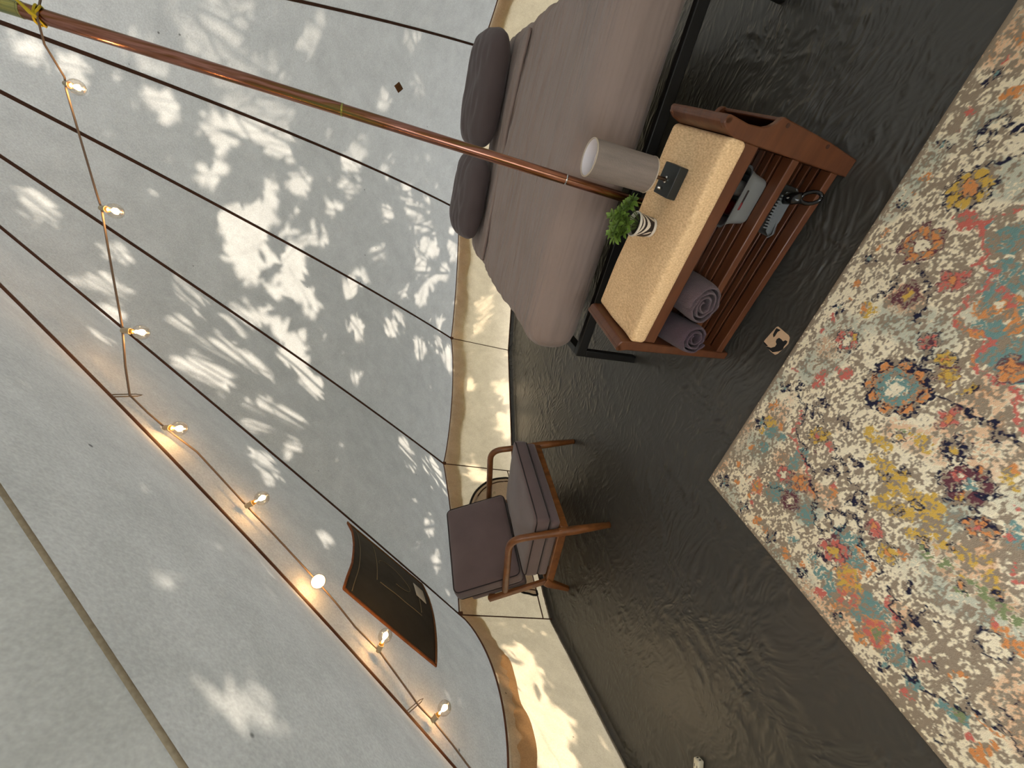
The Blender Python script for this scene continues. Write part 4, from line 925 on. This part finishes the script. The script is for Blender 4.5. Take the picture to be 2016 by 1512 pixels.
# ============================ trees outside that shade the tent ==============================
HOLES = [(-0.907,1.646,-0.047,-0.027,0.005,-0.013),(-0.905,1.591,-0.022,-0.014,0.012,-0.032),(-0.954,1.566,-0.023,-0.014,0.021,-0.06),(-1.042,1.543,-0.045,-0.026,0.013,-0.037),(-0.99,1.476,-0.031,-0.02,0.007,-0.023),(-1.084,1.369,-0.048,-0.032,0.008,-0.028),(-1.126,1.287,-0.04,-0.028,0.006,-0.027),(-1.086,1.261,-0.101,-0.073,0.006,-0.028),(-0.949,1.389,-0.031,-0.022,0.008,-0.03),(-1.012,1.327,-0.037,-0.026,0.006,-0.023),(-0.816,1.316,-0.034,-0.02,0.03,-0.026),(-0.886,1.256,-0.064,-0.039,0.035,-0.03),(-0.983,1.235,-0.044,-0.026,0.026,-0.021),(-1.073,1.096,-0.066,-0.041,0.051,-0.042),(-1.091,1.044,-0.039,-0.025,0.028,-0.023),(-0.704,1.461,-0.026,-0.014,0.031,-0.026),(-0.692,1.513,-0.032,-0.017,0.015,-0.013),(-0.622,1.201,-0.019,-0.013,0.019,-0.017),(-0.734,1.184,-0.014,-0.01,0.023,-0.021),(-1.021,0.868,-0.056,-0.041,0.032,-0.028),(-0.579,0.976,-0.063,-0.043,0.073,-0.04),(-0.716,0.901,-0.053,-0.044,0.038,-0.036),(-0.553,0.888,-0.089,-0.066,0.053,-0.029),(-0.479,0.827,-0.098,-0.079,0.036,-0.02),(-0.769,0.709,-0.038,-0.035,0.023,-0.021),(-0.911,0.605,-0.038,-0.034,0.027,-0.026),(-0.704,0.63,-0.056,-0.044,0.037,-0.018),(-0.85,0.931,-0.014,-0.011,0.04,-0.036),(-1.109,0.649,-0.037,-0.029,0.017,-0.015),(0.058,1.427,-0.038,-0.016,0.045,-0.021),(0.018,1.473,-0.028,-0.011,0.035,-0.017),(-1.433,0.723,-0.045,-0.03,0.038,-0.031),(-1.319,0.651,-0.05,-0.036,0.046,-0.039),(0.003,1.213,-0.045,-0.024,0.035,-0.014),(-1.664,0.839,-0.025,-0.018,0.005,-0.039),(-1.885,0.969,-0.05,-0.029,0.005,-0.029),(-1.907,0.758,-0.037,-0.024,0.005,-0.037),(-1.455,0.73,-0.05,-0.042,0.038,-0.036),(-1.648,0.513,-0.026,-0.022,0.009,-0.035),(-1.904,0.325,-0.047,-0.039,0.001,-0.047),(-1.958,0.162,-0.041,-0.036,0.011,-0.088),(-1.736,0.293,-0.039,-0.028,0.028,-0.023),(-1.707,0.161,-0.039,-0.031,0.033,-0.028),(-1.772,0.046,-0.073,-0.058,0.056,-0.049),(-1.633,0.048,-0.038,-0.032,0.027,-0.024),(-1.718,-0.126,-0.052,-0.045,0.06,-0.056),(-1.528,-0.092,-0.047,-0.043,0.031,-0.03),(-1.917,-0.39,-0.048,-0.043,0.07,-0.068),(-2.054,-0.232,-0.049,-0.04,0.031,-0.027),(-1.46,0.314,-0.033,-0.026,0.03,-0.026),(-1.206,0.207,-0.043,-0.041,0.022,-0.022),(-1.677,-0.23,-0.041,-0.038,0.022,-0.021),(0.172,0.737,-0.062,-0.058,0.048,-0.014),(0.311,0.735,-0.044,-0.047,0.063,-0.02),(0.198,0.671,-0.062,-0.062,0.048,-0.013),(0.157,0.572,-0.04,-0.041,0.083,-0.02),(0.364,0.687,-0.041,-0.048,0.047,-0.015),(0.158,0.514,-0.031,-0.034,0.065,-0.014),(0.408,0.484,-0.042,-0.058,0.069,-0.018),(0.285,0.399,-0.036,-0.046,0.085,-0.018),(0.418,0.416,-0.023,-0.033,0.033,-0.008),(0.31,0.281,-0.024,-0.033,0.068,-0.012),(0.477,0.27,-0.019,-0.031,0.033,-0.007),(0.009,0.255,-0.049,-0.053,0.049,-0.005),(-0.016,0.192,-0.038,-0.042,0.084,-0.007),(-0.125,0.391,-0.049,-0.048,0.061,-0.008),(-0.132,0.318,-0.041,-0.04,0.045,-0.005),(-0.442,0.611,-0.039,-0.037,0.037,-0.02),(-0.504,0.435,-0.04,-0.04,0.068,-0.035),(-0.616,0.607,-0.052,-0.044,0.076,-0.038),(-0.418,0.815,-0.049,-0.042,0.045,-0.025),(-0.373,0.768,-0.03,-0.027,0.025,-0.014),(-0.042,0.947,-0.034,-0.023,0.047,-0.015),(-0.035,0.905,-0.025,-0.017,0.034,-0.01),(-0.137,0.716,-0.027,-0.027,0.055,-0.012),(-0.182,0.657,-0.022,-0.024,0.032,-0.019),(-0.242,0.604,-0.02,-0.021,0.024,-0.014),(-0.245,0.502,-0.02,-0.023,0.029,-0.017),(-0.036,0.674,-0.022,-0.018,0.037,-0.008),(-0.256,0.383,-0.026,-0.031,0.03,-0.017),(0.191,0.903,-0.029,-0.025,0.039,-0.013),(0.214,1.188,-0.041,-0.027,0.029,-0.012),(0.237,1.099,-0.016,-0.012,0.063,-0.026),(0.596,1.072,-0.026,-0.012,0.029,-0.005),(0.347,1.085,-0.016,-0.013,0.035,-0.009),(0.368,0.821,-0.021,-0.022,0.025,-0.009),(0.353,-0.015,-0.021,-0.035,0.04,-0.004),(0.713,0.464,-0.076,-0.073,0.039,0.009),(0.821,0.446,-0.044,-0.052,0.045,0.009),(-0.62,0.079,-0.039,-0.043,0.065,-0.03),(-0.851,0.247,-0.03,-0.027,0.058,-0.024),(-1.001,0.203,-0.025,-0.026,0.029,-0.031),(-1.494,-0.215,-0.047,-0.046,0.03,-0.031),(-1.675,-0.446,-0.043,-0.043,0.027,-0.028),(-1.441,-0.375,-0.032,-0.034,0.02,-0.022),(-1.326,-0.347,-0.034,-0.038,0.029,-0.032),(-1.539,-0.37,-0.039,-0.04,0.021,-0.022),(-1.226,-0.166,-0.023,-0.025,0.018,-0.02),(-1.022,-0.232,-0.028,-0.029,0.044,-0.014),(-0.94,-0.529,-0.037,-0.044,0.078,-0.026),(-1.166,-0.724,-0.035,-0.039,0.071,-0.018),(-1.141,-0.899,-0.035,-0.042,0.111,-0.027),(-0.872,-0.198,-0.042,-0.046,0.04,-0.015),(-1.385,-0.689,-0.028,-0.034,0.02,-0.024),(0.04,-0.662,-0.031,-0.052,0.091,0.015),(-0.095,-0.604,-0.022,-0.033,0.109,0.017),(-0.036,-0.956,-0.046,-0.081,0.166,0.041),(0.098,-0.995,-0.041,-0.079,0.104,0.027),(-0.073,-0.873,-0.028,-0.046,0.058,0.014),(0.289,-0.679,-0.018,-0.036,0.035,0.005),(-0.982,-1.368,-0.001,-0.027,0.038,-0.011),(-0.88,-1.427,-0.001,-0.021,0.062,-0.021),(-0.631,-1.498,-0.002,-0.048,0.079,-0.022),(-0.957,-1.149,-0.004,-0.019,0.035,-0.013),(-1.788,-0.918,-0.001,-0.025,0.021,-0.016),(-1.65,-0.918,-0.002,-0.039,0.027,-0.023),(-1.54,-1.013,-0.002,-0.033,0.024,-0.014),(-1.447,-0.999,-0.001,-0.038,0.018,-0.013),(-0.14,-1.376,-0.01,-0.069,0.054,0.009),(-0.26,-1.336,-0.003,-0.029,0.036,-0.004),(0.481,-0.796,-0.015,-0.036,0.047,0.008),(0.721,-0.831,-0.01,-0.033,0.047,0.007),(1.7,0.772,-0.003,-0.029,0.024,0.005),(1.316,-1.059,-0.0,-0.086,0.089,0.115),(1.456,-0.985,0.004,-0.105,0.095,0.127),(1.596,-0.875,0.006,-0.12,0.075,0.097),(1.693,-0.819,0.01,-0.097,0.064,0.088),(1.765,-0.8,0.012,-0.102,0.043,0.066),(1.624,-0.972,0.006,-0.085,0.057,0.083),(-0.723,1.669,-0.016,-0.01,0.007,-0.017),(-0.762,1.575,-0.02,-0.014,0.007,-0.018),(-1.289,1.3,-0.022,-0.014,0.008,-0.031),(-1.349,1.325,-0.019,-0.011,0.006,-0.021),(1.431,-0.816,-0.001,-0.037,0.024,0.027),(-0.537,1.717,-0.029,-0.014,0.016,-0.014),(-0.454,1.806,-0.026,-0.012,0.018,-0.015),(-0.324,-0.059,-0.02,-0.029,0.029,-0.015),(1.038,0.221,-0.01,-0.02,0.029,0.009)]
def shade_trees():
    S = Vector(SUN_DIR); ea = Vector((0,0,1)).cross(S).normalized(); eb = S.cross(ea)
    V = []; F = []
    for v, f in tris:
        n = len(V); V += [Vector(p) for p in v]; F += [tuple(i+n for i in q) for q in f]
    bvh = BVHTree.FromPolygons(V, F)
    H = np.array(HOLES); HC = H[:, :2]
    invs = []
    GROW = .04
    for h in H:
        M = np.array([[h[2], h[4]], [h[3], h[5]]])
        u, s, vt = np.linalg.svd(M); s = s*1.05 + GROW
        invs.append(np.linalg.inv(u @ np.diag(s) @ vt))
    invs = np.array(invs)
    rng = np.random.default_rng(5)
    N = 64000
    A = rng.uniform(-2.75, 2.75, N); B = rng.uniform(-1.95, 2.6, N)
    P = np.stack([A, B], 1)
    q = np.einsum('hij,nhj->nhi', invs, P[:, None, :]-HC[None]) if N < 1 else None
    ok = np.ones(N, bool)
    for c, iv in zip(HC, invs):
        d = (P-c) @ iv.T; e = (d**2).sum(1)
        ok &= (e > 1.0) | (rng.random(N) < .022)
    leaves = [[], [], []]
    TREES = [(-3.1, 3.0), (-4.6, .4), (-3.6, -2.6)]
    for a, b in P[ok]:
        o = ea*a + eb*b + S*14
        hit, nrm, idx, dist = bvh.ray_cast(o, -S, 30)
        if hit is None: continue
        up = rng.uniform(2.0, 4.8)
        c = hit + S*up
        if c.z < .25: continue
        k = min(range(3), key=lambda i: (c.x-TREES[i][0])**2 + (c.y-TREES[i][1])**2)
        leaves[k].append(c)
    rl = random.Random(2)
    labels = ['leafy tree outside behind the bed, shading the tent roof', 'leafy tree outside behind the armchair, shading the tent roof', 'leafy tree outside beyond the vent flap, shading the tent']
    for k, (tx, ty) in enumerate(TREES):
        L = leaves[k]
        if not L: continue
        top = max(c.z for c in L)
        root = empty('tree', (tx, ty, -.03)); tag(root, labels[k], 'tree', 'trees shading the tent')
        O = Vector((tx, ty, -.03))
        MB().tube([(0,0,-.1),(.03,.02,.8),(-.04,.05,1.8),(0,0,top*.9)], [.13,.10,.08,.03], 10).build('trunk', 'tree_bark', root)
        br = MB()
        for _ in range(60):
            c = rl.choice(L) - O; z0 = rl.uniform(.35, .8)*min(c.z, top*.85)+.1; st_ = Vector((0,0,z0)); mid = st_.lerp(c, .5) + Vector((rl.uniform(-.15,.15), rl.uniform(-.15,.15), rl.uniform(0,.2)))
            br.tube([st_, mid, c], [.024,.013,.004], 5)
            for _ in range(7):
                e = c + Vector((rl.uniform(-.4,.4), rl.uniform(-.4,.4), rl.uniform(-.3,.3))); br.tube([mid.lerp(c, rl.random()), (mid+e)/2+Vector((0,0,.04)), e], [.007,.004,.0015], 4)
        tag(br.build('branches', 'tree_bark', root, smooth='full'), kind='stuff')
        mv = []; mf = []
        for c in L:
            c = c - O; sm = 1.0 if rl.random() < .7 else .45
            ax = Vector((rl.gauss(0,1), rl.gauss(0,1), rl.gauss(0,1))).normalized()
            # leaves turn roughly towards the light
            nrm = (S + ax*.8).normalized(); u = nrm.cross(ax)
            if u.length < 1e-3: u = nrm.orthogonal()
            u.normalize(); v_ = nrm.cross(u); l_, w_ = sm*rl.uniform(.045,.075), sm*rl.uniform(.024,.038); n = len(mv)
            mv += [c-u*l_, c+v_*w_, c+u*l_, c-v_*w_]; mf.append((n,n+1,n+2,n+3))
        tag(MB().add(mv, mf).build('foliage', 'tree_leaf', root, smooth=False), kind='stuff')
    # unseen trees added on the sunless sides to keep the sky off the roof
    for (tx, ty, cx_, cy_, cz_, lab) in ((1.6, 4.6, 1.2, 3.3, 3.3, 'unseen dense tree outside at the head of the bed, added to dim the roof'), (-2.2, -4.4, -1.7, -3.4, 3.1, 'unseen dense tree outside beside the tent door, added to dim the roof'), (4.4, .2, 3.4, .2, 3.2, 'unseen dense tree outside to the right of the bed, added to dim the roof')):
        root = empty('tree', (tx, ty, -.03)); tag(root, lab, 'tree', 'trees shading the tent'); O = Vector((tx, ty, -.03))
        MB().tube([(0,0,-.1),(.02,-.03,1.2),(cx_-tx,cy_-ty,cz_)], [.12,.09,.03], 10).build('trunk', 'tree_bark', root)
        mv = []; mf = []
        for _ in range(9500):
            d = Vector((rl.gauss(0,1), rl.gauss(0,1), rl.gauss(0,1))).normalized()*(rl.random()**.4)
            c = Vector((cx_+d.x*1.7, cy_+d.y*1.7, cz_+d.z*1.5))
            if bvh.find_nearest(c, .35)[0] is not None or math.hypot(c.x, c.y) < 1.6: continue
            c -= O; u = Vector((rl.gauss(0,1), rl.gauss(0,1), rl.gauss(0,.4))).normalized(); v_ = u.cross(Vector((rl.gauss(0,.5), rl.gauss(0,.5), 1))).normalized(); n = len(mv)
            l_, w_ = rl.uniform(.05,.08), rl.uniform(.028,.04)
            mv += [c-u*l_, c+v_*w_, c+u*l_, c-v_*w_]; mf.append((n,n+1,n+2,n+3))
        tag(MB().add(mv, mf).build('foliage', 'tree_leaf', root, smooth=False), kind='stuff')
    print('leaves', [len(l) for l in leaves])
shade_trees()
